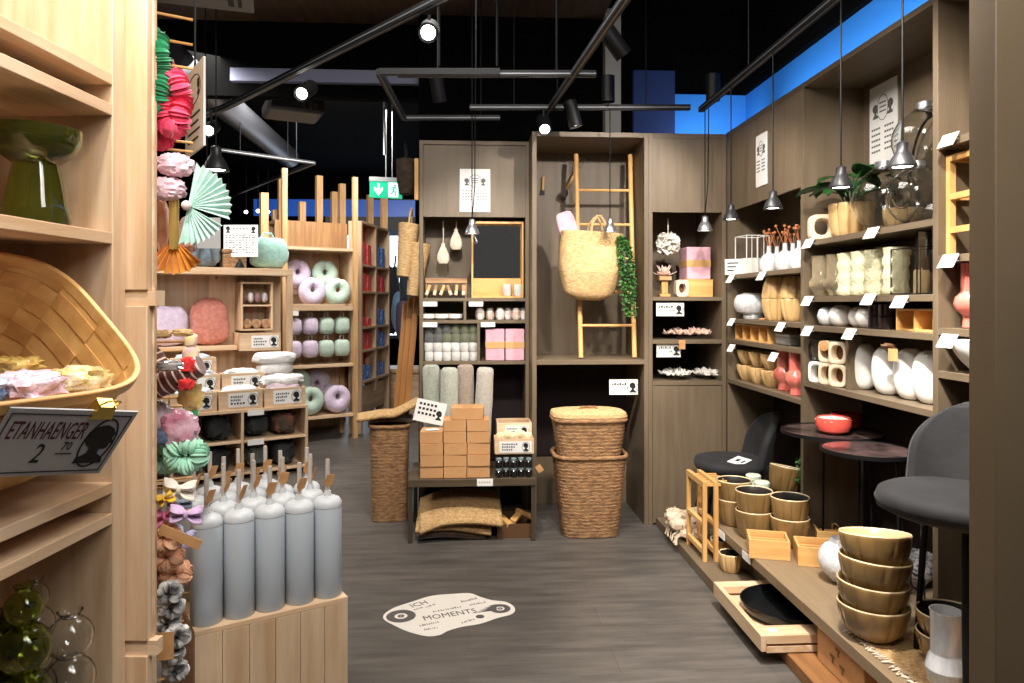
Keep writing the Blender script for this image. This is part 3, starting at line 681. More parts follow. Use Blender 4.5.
pos = [(pl_, -.585, .37, 1.70, 0.1, 'lavender neck pillow behind the upper lavender one in the top bay'), (pm_, -.33, .37, 1.70, -.1, 'mint neck pillow at the back of the top bay'),
       (pl_, -.585, .225, 1.77, .25, 'lavender neck pillow at the upper left of the top bay'), (pm_, -.29, .225, 1.77, .1, 'mint neck pillow in the upper row of the top bay'),
       (pl_, -.47, .08, 1.58, .2, 'lavender neck pillow low in the centre of the top bay'), (pm_, -.20, .08, 1.58, .3, 'mint neck pillow low at the right of the top bay'),
       (pm_, -.585, .225, .60, 3.1, 'mint neck pillow upside down at the left of the bottom bay'), (pl_, -.33, .37, .58, 3.2, 'lavender neck pillow upside down at the back of the bottom bay'),
       (pm_, -.49, .08, .44, .2, 'mint neck pillow at the front of the bottom bay'), (pl_, -.20, .08, .44, .1, 'first lavender neck pillow of the row in the bottom bay'), (pl_, -.20, .225, .44, .15, 'end lavender neck pillow of the row in the bottom bay')]
fst = {pl_.name: 1, pm_.name: 1}
for o, x, y, z, rl, lb in pos:
    loc = nw(x, y, z); rot = (0, rl, GA - .12)
    if fst.pop(o.name, 0): o.location = loc; o.rotation_euler = rot; tag(o, lb, 'neck pillow', 'neck pillows on the rack')
    else: q = D(o, loc, None, lb, rot=rot); q['category'] = 'neck pillow'; q['group'] = 'neck pillows on the rack'
for rw, z in enumerate((1.12, .88)):
    for i in range(4):
        m = LAV if i < 2 else MINT
        s = X('travel_pillow', f'{"lavender" if i < 2 else "mint"} folded travel pillow, {ORD[i]} from the left of the {"upper" if rw == 0 else "lower"} hanging row', 'pillow',
              B().blob((0, 0, .09), (.155, .16, .18), .05, i, 22, 2, .6), m, nw(-.66 + .172 * i, .1, z), GA, 'travel pillows in the middle bay')
        O('loop', B().tube([(-.02, 0, .17), (-.018, 0, .225), (.018, 0, .225), (.02, 0, .17)], .004, 6), WH, s)
X('price_tag', 'white price tag under the top bay of the pillow rack', 'price tag', B().box(0, .1, -.006, -.003, -.05, 0), WH, nw(-.74, 0, 1.37), GA)
# tall crate behind, free posts
SLATP = wood('aged_pine', (176, 136, 92), (152, 112, 72), 'z', .5)
t = T('tall_crate', 'tall plain pine crate standing behind the neck pillow rack', 'shelf unit', nw(-.72, .6, 0), GA)
O('back_panel', B().box(0, .82, .30, .32, 0, 2.36), PN('z'), t); O('front_panel', B().box(0, .82, 0, .02, .3, 2.36), SLATP, t); O('top_panel', B().box(0, .82, .021, .299, 2.33, 2.36), PN('x'), t)
for i, (px, top, d, lb) in enumerate(((264, 193, 7.2, 'thick timber post behind the mint bag'), (281, 176, 8.9, 'short timber post right of the thick one'), (302, 202, 8.6, 'low timber post above the pillow rack'), (319, 176, 8.6, 'tall timber post above the pillow rack'), (334, 192, 9.0, 'short timber post above the tall crate'), (342, 184, 8.9, 'middle timber post above the tall crate'),
                                (370, 195, 9.6, 'timber post above the red shelf'), (384, 197, 9.15, 'timber post under the green exit sign'), (275, 210, 9.0, 'far timber post behind the mint bag'))):
    p = P(px, top, d)
    w = .036
    X('timber_post', lb, 'post', B().box(-w, w, -w, w, 0, p.z), MT['slat_z'], (p.x, p.y, 0), GA, 'timber posts of the room divider')

# ====================================================== shelf of red and blue boxes
RA = -(math.radians(7) + TH); RM0 = P(361.5, 303, 7.97); RM0.z = 0; RM = Matrix.Translation(RM0) @ Matrix.Rotation(RA, 4, 'Z')
def rw_(x, y, z): return RM @ Vector((x, y, z))
t = T('red_shelf', 'tall pine shelf with red back panels holding red and blue packs', 'shelf unit', RM0, RA)
LR = 1.08
for y in (0, LR / 2 - .02, LR - .04): O('post', B().box(-.15, 0, y, y + .04, .42 if 0 < y < 1 else 0, 2.36), PN('z'), t)
for z in (2.34, 1.86, 1.56, 1.16, .9, .55): O('shelf', B().box(-.15, -.0005, .0405, LR - .0405, z, z + .025), PN('y'), t)
REDB = mat('red_board', (206, 66, 38), .6)
O('back_panel', B().box(-.14, -.13, .041, LR / 2 - .021, .576, 2.339), REDB, t); O('back_panel', B().box(-.14, -.13, LR / 2 + .021, LR - .041, .576, 2.339), PN('z'), t)
O('base_panel', B().box(-.14, -.05, .1, LR - .1, .2, .5), PN('y'), t)
RP = [mat('pack_red', (226, 44, 48), .5, (236, 120, 116), 24, det=1), mat('pack_blue', (50, 96, 196), .5, (150, 186, 240), 24, det=1)]
lev = ['bottom', 'second', 'third', 'fourth', 'top']
for li, z in enumerate((.575, .925, 1.185, 1.585, 1.885)):
    for ci, y0 in enumerate((.05, LR / 2 + .03)):
        for k in range(2):
            cc = 1 if (ci == 1 and li != 3) or (li == 0) else 0
            h = (.17, .19, .1 if ci == 0 else .2, .2, .26)[li] * (1 - .12 * (k % 2))
            X('boxed_pack', f'{("red", "blue")[cc]} pack, {ORD[k]} from the near end of the {lev[li]} shelf, {("red backed", "plain")[ci]} column', 'box',
              B().box(-.10, -.02, 0, .125, 0, h).box(-.098, -.022, .02, .105, h, h + .004), RP[cc], rw_(0, y0 + .05 + .18 * k, z + .001), RA, 'packs on the red shelf', bev=.004)
# ====================================================== things by the far window
for i, (px, py, d, c, nm) in enumerate(((391, 300, 10.3, (46, 48, 58), 'dark navy coat hanging by the bright far window'), (409, 296, 9.9, (60, 72, 84), 'slate jacket hanging beside the navy coat'), (401, 312, 10.0, (140, 176, 214), 'pale blue shirt between the two dark coats'), (405, 322, 9.8, (110, 96, 120), 'mauve bag hanging below the pale blue shirt'))):
    q = X('hanging_coat', nm, 'coat', B().blob((0, 0, 0), (.26, .2, .95 if i < 2 else .55), .14, i, 24, 2, .7), fab('coat_%d' % i, c), P(px, py, d))
    O('hanger', B().tube([(-.1, 0, .42 if i < 2 else .25), (0, 0, .5 if i < 2 else .32), (.1, 0, .42 if i < 2 else .25)], .006, 6).rod((0, 0, .5 if i < 2 else .32), (0, 0, .62 if i < 2 else .42), .004), BLK, q)
p = P(398, 300, 10.6)
t = T('garment_rack', 'black a frame garment rack silhouetted at the far window', 'rack', (p.x, p.y, 0))
for s_ in (-1, 1): O('leg', B().rod((s_ * .28, 0, 0), (s_ * .03, 0, 2.15), .013), BLK, t)
O('bar', B().rod((-.3, 0, 1.95), (.5, 0, 1.95), .012), BLK, t)
p = P(399, 395, 9.3)
t = T('wooden_chest', 'plain pine box counter standing under the far window', 'counter', (p.x, p.y, 0), -.06)
O('body', B().box(-.30, .42, 0, .5, 0, .55), PN('x'), t); O('lid', B().box(-.32, .44, -.02, .52, .551, .60), PN('x'), t)
t = X('exit_sign', 'green lit emergency exit sign with white arrow and running figure', 'sign', B().box(-.155, .155, -.02, .02, -.09, .07, 0).box(-.16, .16, -.025, .025, .0705, .11, 1), [mat('exit_green', (0, 150, 110), .4, em=(0, 170, 125), es=.45), SILV], P(386, 189, 7.0), .23)
EW = mat('exit_white', (230, 255, 245), .4, em=(215, 250, 240), es=.7)
O('arrow', B().ext([(-.085, .05), (-.065, .05), (-.065, -.01), (-.035, .015), (-.035, -.02), (-.075, -.07), (-.115, -.02), (-.115, .015), (-.085, -.01)], -.0225, -.0205), EW, t, sm=0)
b = B().box(.02, .115, -.0225, -.0205, -.08, .06); O('door_field', b, EW, t, sm=0)
b = B().sph((.085, -.024, .035), .012, 10).tube([(.075, -.024, .02), (.065, -.024, -.02)], .009, 6).tube([(.065, -.024, -.02), (.09, -.024, -.035), (.085, -.024, -.065)], .007, 6).tube([(.065, -.024, -.02), (.05, -.024, -.045), (.03, -.024, -.05)], .007, 6).tube([(.075, -.024, .018), (.1, -.024, .005)], .006, 6).tube([(.072, -.024, .018), (.045, -.024, .01), (.04, -.024, -.012)], .006, 6)
O('running_figure', b, MT['exit_green'], t)
O('wire', B().rod((0, 0, .11), (0, 0, 1.05), .006, 6).rod((.06, 0, .11), (.06, 0, 1.05), .004, 6), SILV, t)
# ====================================================== back wall cabinets
def zb(y, t): return HC + (HY - y) / F * t
YB = 5.2
t = T('display_cabinet', 'taupe stained display cabinet of towels and bath goods against the back wall', 'cabinet', (0, 0, 0))
xa, xb, yf = -.325, .413, 4.85
O('side_panel', B().box(xa, xa + .025, yf, YB, 0, 2.54), TP('z'), t, bev=.001)
O('side_panel', B().box(xb - .025, xb, yf, YB, 0, 2.54), TP('z'), t, bev=.001)
O('top_panel', B().box(xa + .0255, xb - .0255, yf, YB, 2.515, 2.54), TP('x'), t)
O('upper_panel', B().box(xa + .0255, xb - .0255, yf + .012, yf + .03, 2.03, 2.5145), TP('z'), t)
O('back_panel', B().box(xa + .0255, xb - .0255, YB - .02, YB, 0, 2.5145, 0), TP('z'), t)
for z in (1.484, 1.335, 1.058): O('shelf', B().box(xa + .0255, xb - .0255, yf, YB - .021, z - .022, z), TP('x'), t, bev=.001)
O('divider', B().box(-.03, -.012, yf, YB - .021, 1.3355, 1.4615), TP('z'), t); O('divider', B().box(.062, .08, yf, YB - .021, 1.0585, 1.3125), TP('z'), t)
O('shade_sheet', B().box(xa + .026, xb - .026, YB - .03, YB - .021, 0, 1.035), DRED, t)  # dark sheet for the shade behind the table goods
XBC = (xa + xb) / 2
def poster(name, label, cat, w, h, loc, rz=0, rows=4, m=SIGNM):
    s = X(name, label, cat, B().box(-w / 2, w / 2, -.006, 0, -h / 2, h / 2), m, loc, rz)
    b = B(); bust(b, -w * .27, h * .2, h * .17, -.0062); bust(b, w * .27, h * .2, h * .17, -.0062, fl=-1)
    b.ring((0, 0, h * .22), w * .2, h * .15, .003, -.0075, -.0065, 28)
    for i in range(3): b.box(-w * .12, w * .12, -.0075, -.0065, h * (.27 - .05 * i), h * (.285 - .05 * i))
    for j in range(rows):
        for k in (-1, 1):
            for i in range(4): b.box(k * w * .24 - w * .17 + w * .085 * i, k * w * .24 - w * .17 + w * .085 * i + w * .06, -.0075, -.0065, -h * (.02 + .065 * j), -h * (.02 + .065 * j) + h * .022)
    O('print', b, mat(name + label[:12] + 'ink', (92, 88, 86), .6), s, sm=0); return s
poster('poster', 'white printed poster with two portraits on the left back cabinet', 'poster', .205, .29, onY(475, yf + .011, zb(191, 4.87)))
# hanging scrub bags with hooks
for px, py, h, lb in ((443, 254, .13, 'pale knitted scrub bag on a long cord left of the other'), (456, 240, .14, 'pale knitted scrub bag with tied top beside the mirror')):
    p = onY(px, 5.02, zb(py, 5.05))
    q = X('hanging_pouch', lb, 'pouch', B().lathe([(.001, -.075), (.03, -.07), (.044, -.045), (.042, -.01), (.026, .03), (.012, .055), (.016, .07), (.001, .072)], 20, lambda a, i, r, z: (r * math.cos(a) * (1 + .06 * math.sin(7 * a)), .6 * r * math.sin(a)), cap=(0, 0)), fab('knit_pale', (214, 204, 184), (196, 184, 162)), p, 0, 'scrub bags in the cabinet')
    O('cord', B().tube([(0, 0, .07), (.003, 0, .12), (0, .0, 2.02 - p.z)], .004, 6), FABRICS['knit_pale'], q)
# brush rack
p = onY(446, 4.98, 1.485)
t = T('brush_rack', 'rough wood rack holding small nail brushes', 'rack', p)
O('top_bar', B().box(-.14, .145, -.04, .05, .10, .135), wood('rustic', (190, 150, 110), (120, 84, 60), 'x', .7), t, bev=.003)
for x in (-.138, .13): O('leg', B().box(x, x + .012, -.03, .04, 0, .10), MT['rustic'], t)
for i in range(6):
    tl = R.uniform(-.4, .4)
    b = B().at((-.12 + .048 * i, -.03, .05), (0, tl, 0)).bx((0, 0, 0), (.02, .018, .075)).bx((0, -.012, -.02), (.022, .014, .03), 1)
    X('nail_brush', f'{ORD[i]} from the left of the small wooden brushes hung on the rack', 'brush', b, [MT['rustic'], ROPEL] if i % 2 else [BM('z'), ROPEL], (p.x, p.y - .022, 1.487), 0, 'nail brushes on the rack', bev=.003)
# bamboo mirror cabinet
m0 = onY(471.5, 4.90, 1.485); m1 = onY(523.5, 4.90, 1.485); w = m1.x - m0.x
t = T('mirror_cabinet', 'bamboo framed mirror cabinet with open tray standing on the shelf', 'mirror', m0)
O('frame', B().box(0, .012, 0, .12, 0, .52).box(w - .012, w, 0, .12, 0, .52).box(.012, w - .012, 0, .12, .505, .52).box(.012, w - .012, 0, .12, 0, .012), BM('z'), t, bev=.001)
O('tray_front', B().box(.0125, w - .0125, .06, .072, .0125, .135), BM('x'), t)
O('mirror_pane', B().box(.0125, w - .0125, .075, .08, .1355, .5045), MIRR, t, sm=0)
for px, c, nm in ((507, (226, 190, 186), 'pink'), (518, (196, 214, 204), 'pale green')):
    q = onY(px, 4.93, 1.498)
    X('cup', f'small {nm} printed cup on the mirror cabinet tray', 'cup', B().lathe([(.024, 0), (.03, .01), (.031, .08), (.028, .08), (.026, .012), (.001, .01)], 20, cap=(1, 0)), fab('cup_' + nm, c, (240, 230, 220), 0, .3), q, 0, 'printed cups on the tray')
# bowls and jars
for px, lb in ((427, 'dark low bowl at the cabinet side'), (441, 'pale low bowl beside the dark one'), (455, 'pale low bowl next to the divider')):
    X('bowl', lb, 'bowl', B().lathe([(.03, 0), (.05, .012), (.054, .04), (.05, .04), (.044, .012), (.001, .008)], 24, cap=(1, 0)), POTIN if px == 425 else WCER, onY(px, 4.93, 1.336), 0, 'bowls on the narrow shelf')
HEXC = [(226, 206, 198), (216, 180, 160), (224, 214, 206), (206, 176, 160), (220, 196, 186), (214, 186, 168)]
for i, px in enumerate((480, 490, 500, 508, 516, 523.5)):
    q = X('candle_jar', f'{ORD[i]} from the divider of six pale candle jars', 'jar', B().lathe([(.024, 0), (.031, .02), (.031, .052), (.024, .07)], 6), fab('jar%d' % (i % 3), HEXC[i], (240, 232, 226), 0, .4), onY(px, 4.94 + .03 * (i % 2), 1.336), i, 'candle jars on the narrow shelf', sm=0, bev=.002)
    O('lid', B().lathe([(.022, .0705), (.022, .08), (.001, .08)], 12, cap=(1, 0)), STEEL, q)
# rolled hand towels
TC = [((96, 96, 94), (96, 98, 96), (100, 100, 98), (108, 112, 88), (110, 116, 90), (112, 116, 92)), ((104, 104, 102), (104, 104, 102), (108, 108, 106), (128, 132, 108), (116, 122, 96), (112, 118, 92)),
      ((206, 204, 198), (196, 196, 192), (222, 222, 216), (226, 226, 220), (214, 216, 202), (220, 222, 206)), ((226, 222, 206), (220, 222, 220), (226, 226, 208), (228, 226, 212), (226, 226, 208), (222, 222, 204))]
lv = ['lowest', 'second', 'third', 'top']
for r in range(4):
    for i in range(6):
        c = TC[3 - r][i] if False else TC[3 - (3 - r)][i]
        z = 1.059 + .062 * (3 - r)
        b = B()
        for k in range(3): b.lathe([(.001, -.0 + 0), (.0275 - .0, 0), (.0295, .006), (.0295, .056), (.027, .0605), (.001, .0605)], 18, cap=(0, 0)) if k == 0 else None
        nm = 'grey' if c[0] < 106 and c[1] < 106 else 'olive' if c[0] < 140 else 'white' if c[2] > 214 else 'cream'
        X('rolled_towel', f'{nm} rolled hand towel, {lv[3 - r]} layer, {ORD[i]} from the cabinet side', 'towel', b, fab('ht_%s' % nm, c, tuple(int(q * .9) for q in c), .4, .95), (xa + .058 + .0605 * i + .003 * (r % 2), 4.915, z), R.random() * 6, 'rolled hand towels in the cabinet')
# pink gift boxes with gold band
def giftbox(w, d, h):
    t = T('storage_box', '', 'box', (0, 0, 0), 0, None)
    O('body', B().box(-w / 2, w / 2, -d / 2, d / 2, 0, h), PINK, t, bev=.006)
    O('band', B().box(-w / 2 - .0015, w / 2 + .0015, -d / 2 - .0015, d / 2 + .0015, h * .38, h * .6), mat('gold_band', (206, 160, 104), .5), t, bev=.003)
    return t
g = giftbox(.128, .2, .215); g.location = onY(494.5, 4.97, 1.059); g['label'] = 'pink fabric box with gold band beside the rolled towels'; g['group'] = 'pink boxes in the cabinet'
D(g, onY(514, 4.97, 1.059), 0, 'pink fabric box with gold band at the cabinet end')
for i, (px, py, lb) in enumerate(((430, 304, 'above the low bowls'), (476, 304, 'above the candle jars'), (430, 324.5, 'above the rolled towels'), (488, 324.5, 'above the pink boxes'))):
    X('price_tag', f'white price tag on the cabinet shelf edge {lb}', 'price tag', B().box(-.048, .048, -.003, 0, -.016, .016), WH, onY(px, yf - .001, zb(py, 4.86)), 0, 'price tags in the back cabinet')
# table in front
t = T('display_table', 'dark brown two tier display table stacked with cardboard boxes', 'table', (0, 0, 0))
ty0, ty1, tx0, tx1, tz = 4.36, 4.84, -.36, .41, .385
O('tabletop', B().box(tx0, tx1, ty0, ty1, tz - .045, tz), wood('dark_table', (84, 70, 52), (68, 56, 40), 'x', .5, False), t, bev=.002)
for x in (tx0, tx1 - .025):
    for y in (ty0 + .01, ty1 - .04): O('leg', B().box(x, x + .025, y, y + .025, 0, tz - .0455), mat('dark_leg', (66, 56, 44), .5) if 'dark_leg' not in MT else MT['dark_leg'], t)
sg = X('price_tag', 'white price tag on the front edge of the dark table', 'price tag', B().box(-.048, .048, -.003, 0, -.022, .022), WH, onY(485, ty0 - .001, tz - .02))
b = B()
for i in range(5): b.box(-.038 + .015 * i, -.028 + .015 * i, -.004, -.0032, -.005, .006)
O('print', b, MT['faint_print'], sg, sm=0)
# cardboard boxes
def cbox():
    t = T('carton', '', 'box', (0, 0, 0), 0, 'brown cartons stacked on the table')
    O('body', B().box(-.069, .069, 0, .17, 0, .069), CARD, t, bev=.002)
    O('tape', B().box(-.02, .02, .0, .1705, .0692, .0698), mat('tape', (176, 130, 84), .4), t)
    return t
cb = cbox(); first = True
for col, (px, n) in enumerate(((431.5, 4), (455, 5), (478.5, 5))):
    for k in range(n):
        p = onY(px, 4.385, tz + .001 + .0705 * k); p.x += R.uniform(-.003, .003); p.y += R.uniform(-.004, .006)
        if k == n - 1 and col == 0: p.y += .01
        lb = f'brown carton, {("bottom", "second", "third", "fourth", "fifth")[k]} of the {("stack by the hamper", "middle stack", "stack by the black jars")[col]}'
        rz = R.uniform(-.04, .04)
        if first: cb.location = p; cb.rotation_euler = (0, 0, rz); cb['label'] = lb; first = False
        else: D(cb, p, rz, lb)
q = D(cb, (onY(467, 4.39, 0).x, 4.395, tz + .001 + .0705 * 5), -.05, 'brown carton lying across the top of two stacks', sc=(1.45, 1, 1.05))
X('paper_slip', 'white paper slip lying on the carton stack by the hamper', 'paper', B().box(-.04, .04, -.03, .03, 0, .0015), WH, (onY(432, 4.46, 0).x, 4.46, tz + .2855), .3)
sg = X('price_sign', 'white tilted price sign behind the cartons by the rolled mats', 'sign', B().box(-.095, .095, -.003, 0, -.07, .07), SIGNM, onY(430, 4.585, zb(411, 4.6)), 0, rot=(-.15, .22, 0))
b = B(); bust(b, .06, -.012, .06, -.003)
for j in range(3):
    for i in range(5): b.box(-.075 + .024 * i, -.06 + .024 * i, -.0045, -.0032, .035 - .03 * j, .05 - .03 * j)
O('print', b, INK, sg, sm=0)
# big rolled bath mats standing behind
for i, (px, m, hh, lb) in enumerate(((434, SAGE, .0, 'sage green rolled bath mat nearest the cabinet side'), (450.5, MINT if False else mat('grey_sage', (190, 192, 178), .95, (172, 176, 160), 60, bump=.9, bs=150, sheen=.4), .01, 'pale grey green rolled bath mat second in the row'), (466, TAUPT, .0, 'taupe rolled bath mat third in the row'), (480, mat('warm_grey', (186, 180, 168), .95, (168, 162, 150), 60, bump=.9, bs=150, sheen=.4), .0, 'warm grey rolled bath mat at the end of the row'))):
    b = B(); rt = .056; ht = .655 - .012 * (i % 2)
    b.lathe([(.001, .0), (rt - .004, 0), (rt, .02)] + [(rt * (1 + .02 * math.sin(k * 1.3 + i)), .02 + (ht - .05) * k / 12) for k in range(1, 13)] + [(rt * .93, ht - .012), (rt * .72, ht), (rt * .6, ht - .012), (rt * .45, ht - .004), (rt * .3, ht - .014), (.001, ht - .01)], 30,
            lambda a, i_, r, z: (r * math.cos(a) * (1 + .02 * math.sin(2 * a + z * 6)), .95 * r * math.sin(a)), cap=(0, 0))
    b.grid(lambda u, v: ((rt + .004) * math.cos(-1.9 - 1.3 * i + u * .9), .95 * (rt + .005) * math.sin(-1.9 - 1.3 * i + u * .9), .01 + (ht - .02) * v), 5, 4)
    X('rolled_mat', lb, 'bath mat', b, m, onY((433, 449.5, 465.5, 480.5)[i], (4.775, 4.70, 4.775, 4.70)[i], tz + .0015), 0, 'rolled bath mats behind the cartons', rot=(0, (-.02, 0, .0, .05)[i], 0))
# pine crates on the right of the table
x0 = onY(497, 4.62, 0).x
t = T('wooden_crate', 'pale pine crate with white sign at the back of the table', 'crate', (x0, 4.63, tz + .002))
O('body', binbox(.225, .29, .2), PN('x'), t, bev=.001); sign_on(t, .13, .235, .15, .075, -.001, 1)
x0 = onY(495, 4.42, 0).x
t = T('wooden_crate', 'pale pine crate of sponges with white sign in front of the other', 'crate', (x0, 4.47, tz + .125))
O('body', binbox(.245, .095, .145), PN('x'), t, bev=.001); sign_on(t, .13, .045, .2, .07, -.001, 3)
O('support', B().box(.01, .235, .03, .14, -.124, -.001), MT['dark_leg'], t)
for i in range(5):
    X('sponge', f'{ORD[i]} from the left of the pale sponges in the front crate', 'sponge', B().blob((0, 0, 0), (.06, .06, .05), .2, i, 16, 3), fab('sponge', (238, 220, 178), (226, 200, 150)), (x0 + .04 + .042 * i, 4.53 + .02 * (i % 2), tz + .225 + .008 * (i % 2)), 0, 'sponges in the crate')
def bjar():
    t = T('black_jar', '', 'jar', (0, 0, 0), 0, 'black jars on the table')
    O('body', B().lathe([(.018, 0), (.021, .004), (.021, .035), (.016, .042)], 16), mat('black_glass', (20, 22, 24), .15, coat=.5), t)
    O('lid', B().lathe([(.0175, .0425), (.0175, .056), (.001, .057)], 16, cap=(1, 0)), mat('slate_lid', (120, 136, 142), .35), t)
    return t
bj = bjar(); first = True
for lay in range(2):
    for i in range(5):
        p = (x0 + .022 + .046 * i, 4.40 + .01 * (i % 2), tz + .001 + .0585 * lay)
        lb = f'small black jar with grey lid, {("lower", "upper")[lay]} layer, {ORD[i]} from the cartons'
        if first: bj.location = p; bj['label'] = lb; first = False
        else: D(bj, p, None, lb)
X('paper_tag', 'small kraft tag hanging off the table corner by the black jars', 'tag', B().box(-.018, .018, -.001, .001, -.022, .022), KRAFT, onY(539.5, 4.352, zb(469, 4.36)), 0, rot=(0, -.6, 0))
# under the table: door mats and wood box
def matgrid(w, d, fn): return B().grid(lambda u, v: (w * (u - .5), d * (v - .5), fn(u, v)), 24, 16)
X('door_mat', 'topmost coarse coir door mat drooping over the pile under the table', 'door mat', matgrid(.50, .42, lambda u, v: .19 + .03 * math.sin(u * 3) - .11 * max(0, .5 - v) ** 1.2 * 2 - .05 * max(0, .25 - u) * 2), JUTE, (onY(460, 4.5, 0).x, 4.55, 0), .05, 'coir door mats', solid=.02)
X('door_mat', 'second coir door mat folded beneath the drooping one', 'door mat', matgrid(.46, .38, lambda u, v: .135 + .02 * math.sin(u * 4) - .10 * max(0, .5 - v) * 1.6), JUTE, (onY(455, 4.55, 0).x, 4.58, 0), -.04, 'coir door mats', solid=.02)
X('door_mat', 'lowest dark door mat flat on the floor under the table', 'door mat', matgrid(.42, .36, lambda u, v: .03 + .01 * math.sin(u * 5)), fab('dark_coir', (80, 56, 36), (56, 40, 28)), (onY(450, 4.58, 0).x, 4.58, 0), .08, 'coir door mats', solid=.03)
X('paper_slip', 'grey card label lying on the coir door mat', 'paper', B().box(-.045, .045, -.02, .02, 0, .002), WH, (onY(457, 4.53, 0).x, 4.6, .226), .1)
t = T('wooden_box', 'brown wooden box with brush oddments under the table', 'box', (onY(497, 4.45, 0).x, 4.43, 0))
O('body', binbox(.23, .085, .3), BROWNB, t)
for i, (x, y, rx) in enumerate(((.05, .06, .5), (.12, .1, -.4), (.17, .14, .9))):
    X('wooden_block', f'{("tan", "pale", "brown")[i]} wooden brush lying in the brown box under the table', 'brush', B().box(-.02, .02, -.06, .06, 0, .03), (BM('y'), CHIP, KRAFT)[i], (onY(497, 4.45, 0).x + x, 4.43 + y, .075 + .01 * i), 0, 'oddments in the brown box', rot=(.2, .3 * i, rx), bev=.004)

# ---------- hampers
def weave(prof_h, hx0, hy0, hx1, hy1, rows, nk, amp, e=.5):
    prof = []
    for i in range(rows * 3 + 1):
        prof.append((1, prof_h * i / (rows * 3)))
    def fn(a, i, r, z):
        f = z / prof_h; row = i // 3; ph = i % 3
        rad = 1 + (amp if ph == 1 else (amp * .35 if ph == 2 else -amp * .3)) * (1 + .5 * math.sin(nk * a + PI * row)) + amp * .4 * noise.noise((a * 9, row * 1.3, 0))
        x, y = rr(a, (hx0 + (hx1 - hx0) * f), (hy0 + (hy1 - hy0) * f), e); return (x * rad, y * rad)
    return prof, fn
def hamper(name, label, loc, rz, h, hx0, hy0, hx1, hy1, lid, group=None, rows=24):
    t = T(name, label, 'hamper', loc, rz, group)
    pr, fn = weave(h, hx0, hy0, hx1, hy1, rows, 34, .017)
    O('body', B().lathe(pr, 104, fn, cap=(1, 0)), WICK, t, sm=1.2)
    O('rim', B().tube([(*rr(2 * PI * i / 64, hx1 * 1.005, hy1 * 1.005, .5), h) for i in range(64)], [.012 + .0025 * (i % 2) for i in range(64)], 8, True), WICK, t, sm=1.2)
    if lid:
        l = O('lid', B().lathe([(1.03, h + .012), (1.05, h + .022), (1.02, h + .04), (.8, h + .05), (.001, h + .054)], 72, lambda a, i, r, z: rr(a, hx1 * r, hy1 * r, .5), cap=(1, 0)), STRAW, t)
        O('handle', B().tube([(-.06, 0, h + .052), (-.045, 0, h + .066), (.045, 0, h + .066), (.06, 0, h + .052)], .007, 8), WICK, l)
    return t
hp = PZ(591, 536, 0); 
hamper('hamper', 'tall wicker hamper at the bottom of the nested pair under the ladder', (hp.x, 4.53, 0), .0, .50, .175, .135, .225, .175, False, 'nested wicker hampers')
hamper('hamper', 'wicker hamper with straw lid nested in the lower hamper', (hp.x - .004, 4.53, .29), .0, .435, .165, .13, .225, .175, True, 'nested wicker hampers', 20)
hp = P(393, 400, 5.0)
hamper('hamper', 'rounded wicker hamper with folded coir mat on top beside the table', (-.53, 4.92, 0), .1, .63, .118, .118, .13, .13, False, None, 28)
b = matgrid(.40, .32, lambda u, v: .70 + .02 * math.sin(v * 4) - .06 * max(0, .4 - u) + .22 * max(0, u - .6) ** 1.1)
X('door_mat', 'coir mat folded over the top of the round hamper', 'door mat', b, JUTE, (-.545, 4.95, 0), .1, solid=.022)
b = matgrid(.30, .26, lambda u, v: .662 + .008 * math.sin(u * 5)); X('door_mat', 'dark coir mat under the folded one on the round hamper', 'door mat', b, MT['dark_coir'], (-.52, 4.98, 0), .2, solid=.02)
# leaning boards
for i, (x, top, w_) in enumerate(((-.355, 1.54, .04), (-.40, 1.50, .04), (-.44, 1.46, .035))):
    b = B().at((0, 0, 0)).box(-w_ / 2, w_ / 2, -.012, .012, 0, top)
    X('leaning_board', f'{("longest brown board leaning at the cabinet side", "middle brown board of the leaning three", "shortest brown board at the back of the leaning three")[i]}', 'board', b, wood('board%d' % i, (176, 124, 66), (146, 98, 50), 'z', .5, False), (x - .14, 5.12 + .05 * i, 0), 0, 'boards leaning at the cabinet', rot=(0, .09, .1), bev=.002)
# woven baskets hung on the cabinet side
t = T('hanging_basket', 'dark handled woven basket hung high on the cabinet side', 'basket', (-.42, 4.93, 2.18))
O('body', B().lathe([(.001, 0), (.06, .01), (.085, .1), (.09, .24), (.086, .24), (.08, .1), (.055, .015), (.001, .01)], 26, lambda a, i, r, z: (.75 * r * math.cos(a), r * math.sin(a)), cap=(0, 0)), mat('dark_wicker', (70, 54, 40), .8, (46, 36, 28), 30, bump=.8, bs=60), t)
O('handle', B().tube([(0, -.08, .23), (0, -.07, .33), (0, 0, .37), (0, .07, .33), (0, .08, .23)], .008, 8), BLK, t)
X('hanging_strip', 'tan wooden hanging strip on the cabinet edge beside the dark basket', 'hook', B().box(-.014, .014, -.01, .01, -.14, .14), BM('z'), (-.345, 4.86, 2.28), 0, bev=.003)
for i, (x, z, lb) in enumerate(((-.44, 1.63, 'pale woven basket hung below the dark one'), (-.375, 1.50, 'second pale woven basket half behind the first'))):
    pr, fn = weave(.36, .045, .09, .075, .13, 18, 20, .03, .8)
    t = T('hanging_basket', lb, 'basket', (x, 4.97 + .03 * i, z), 0, 'pale baskets on the cabinet side', rot=(.0, .12, 0))
    O('body', B().lathe(pr, 60, fn, cap=(1, 0)), STRAW, t, sm=1.2)
    O('handle', B().tube([(0, -.1, .35), (0, -.08, .43), (0, 0, .47), (0, .08, .43), (0, .1, .35)], .007, 8), STRAW, t)

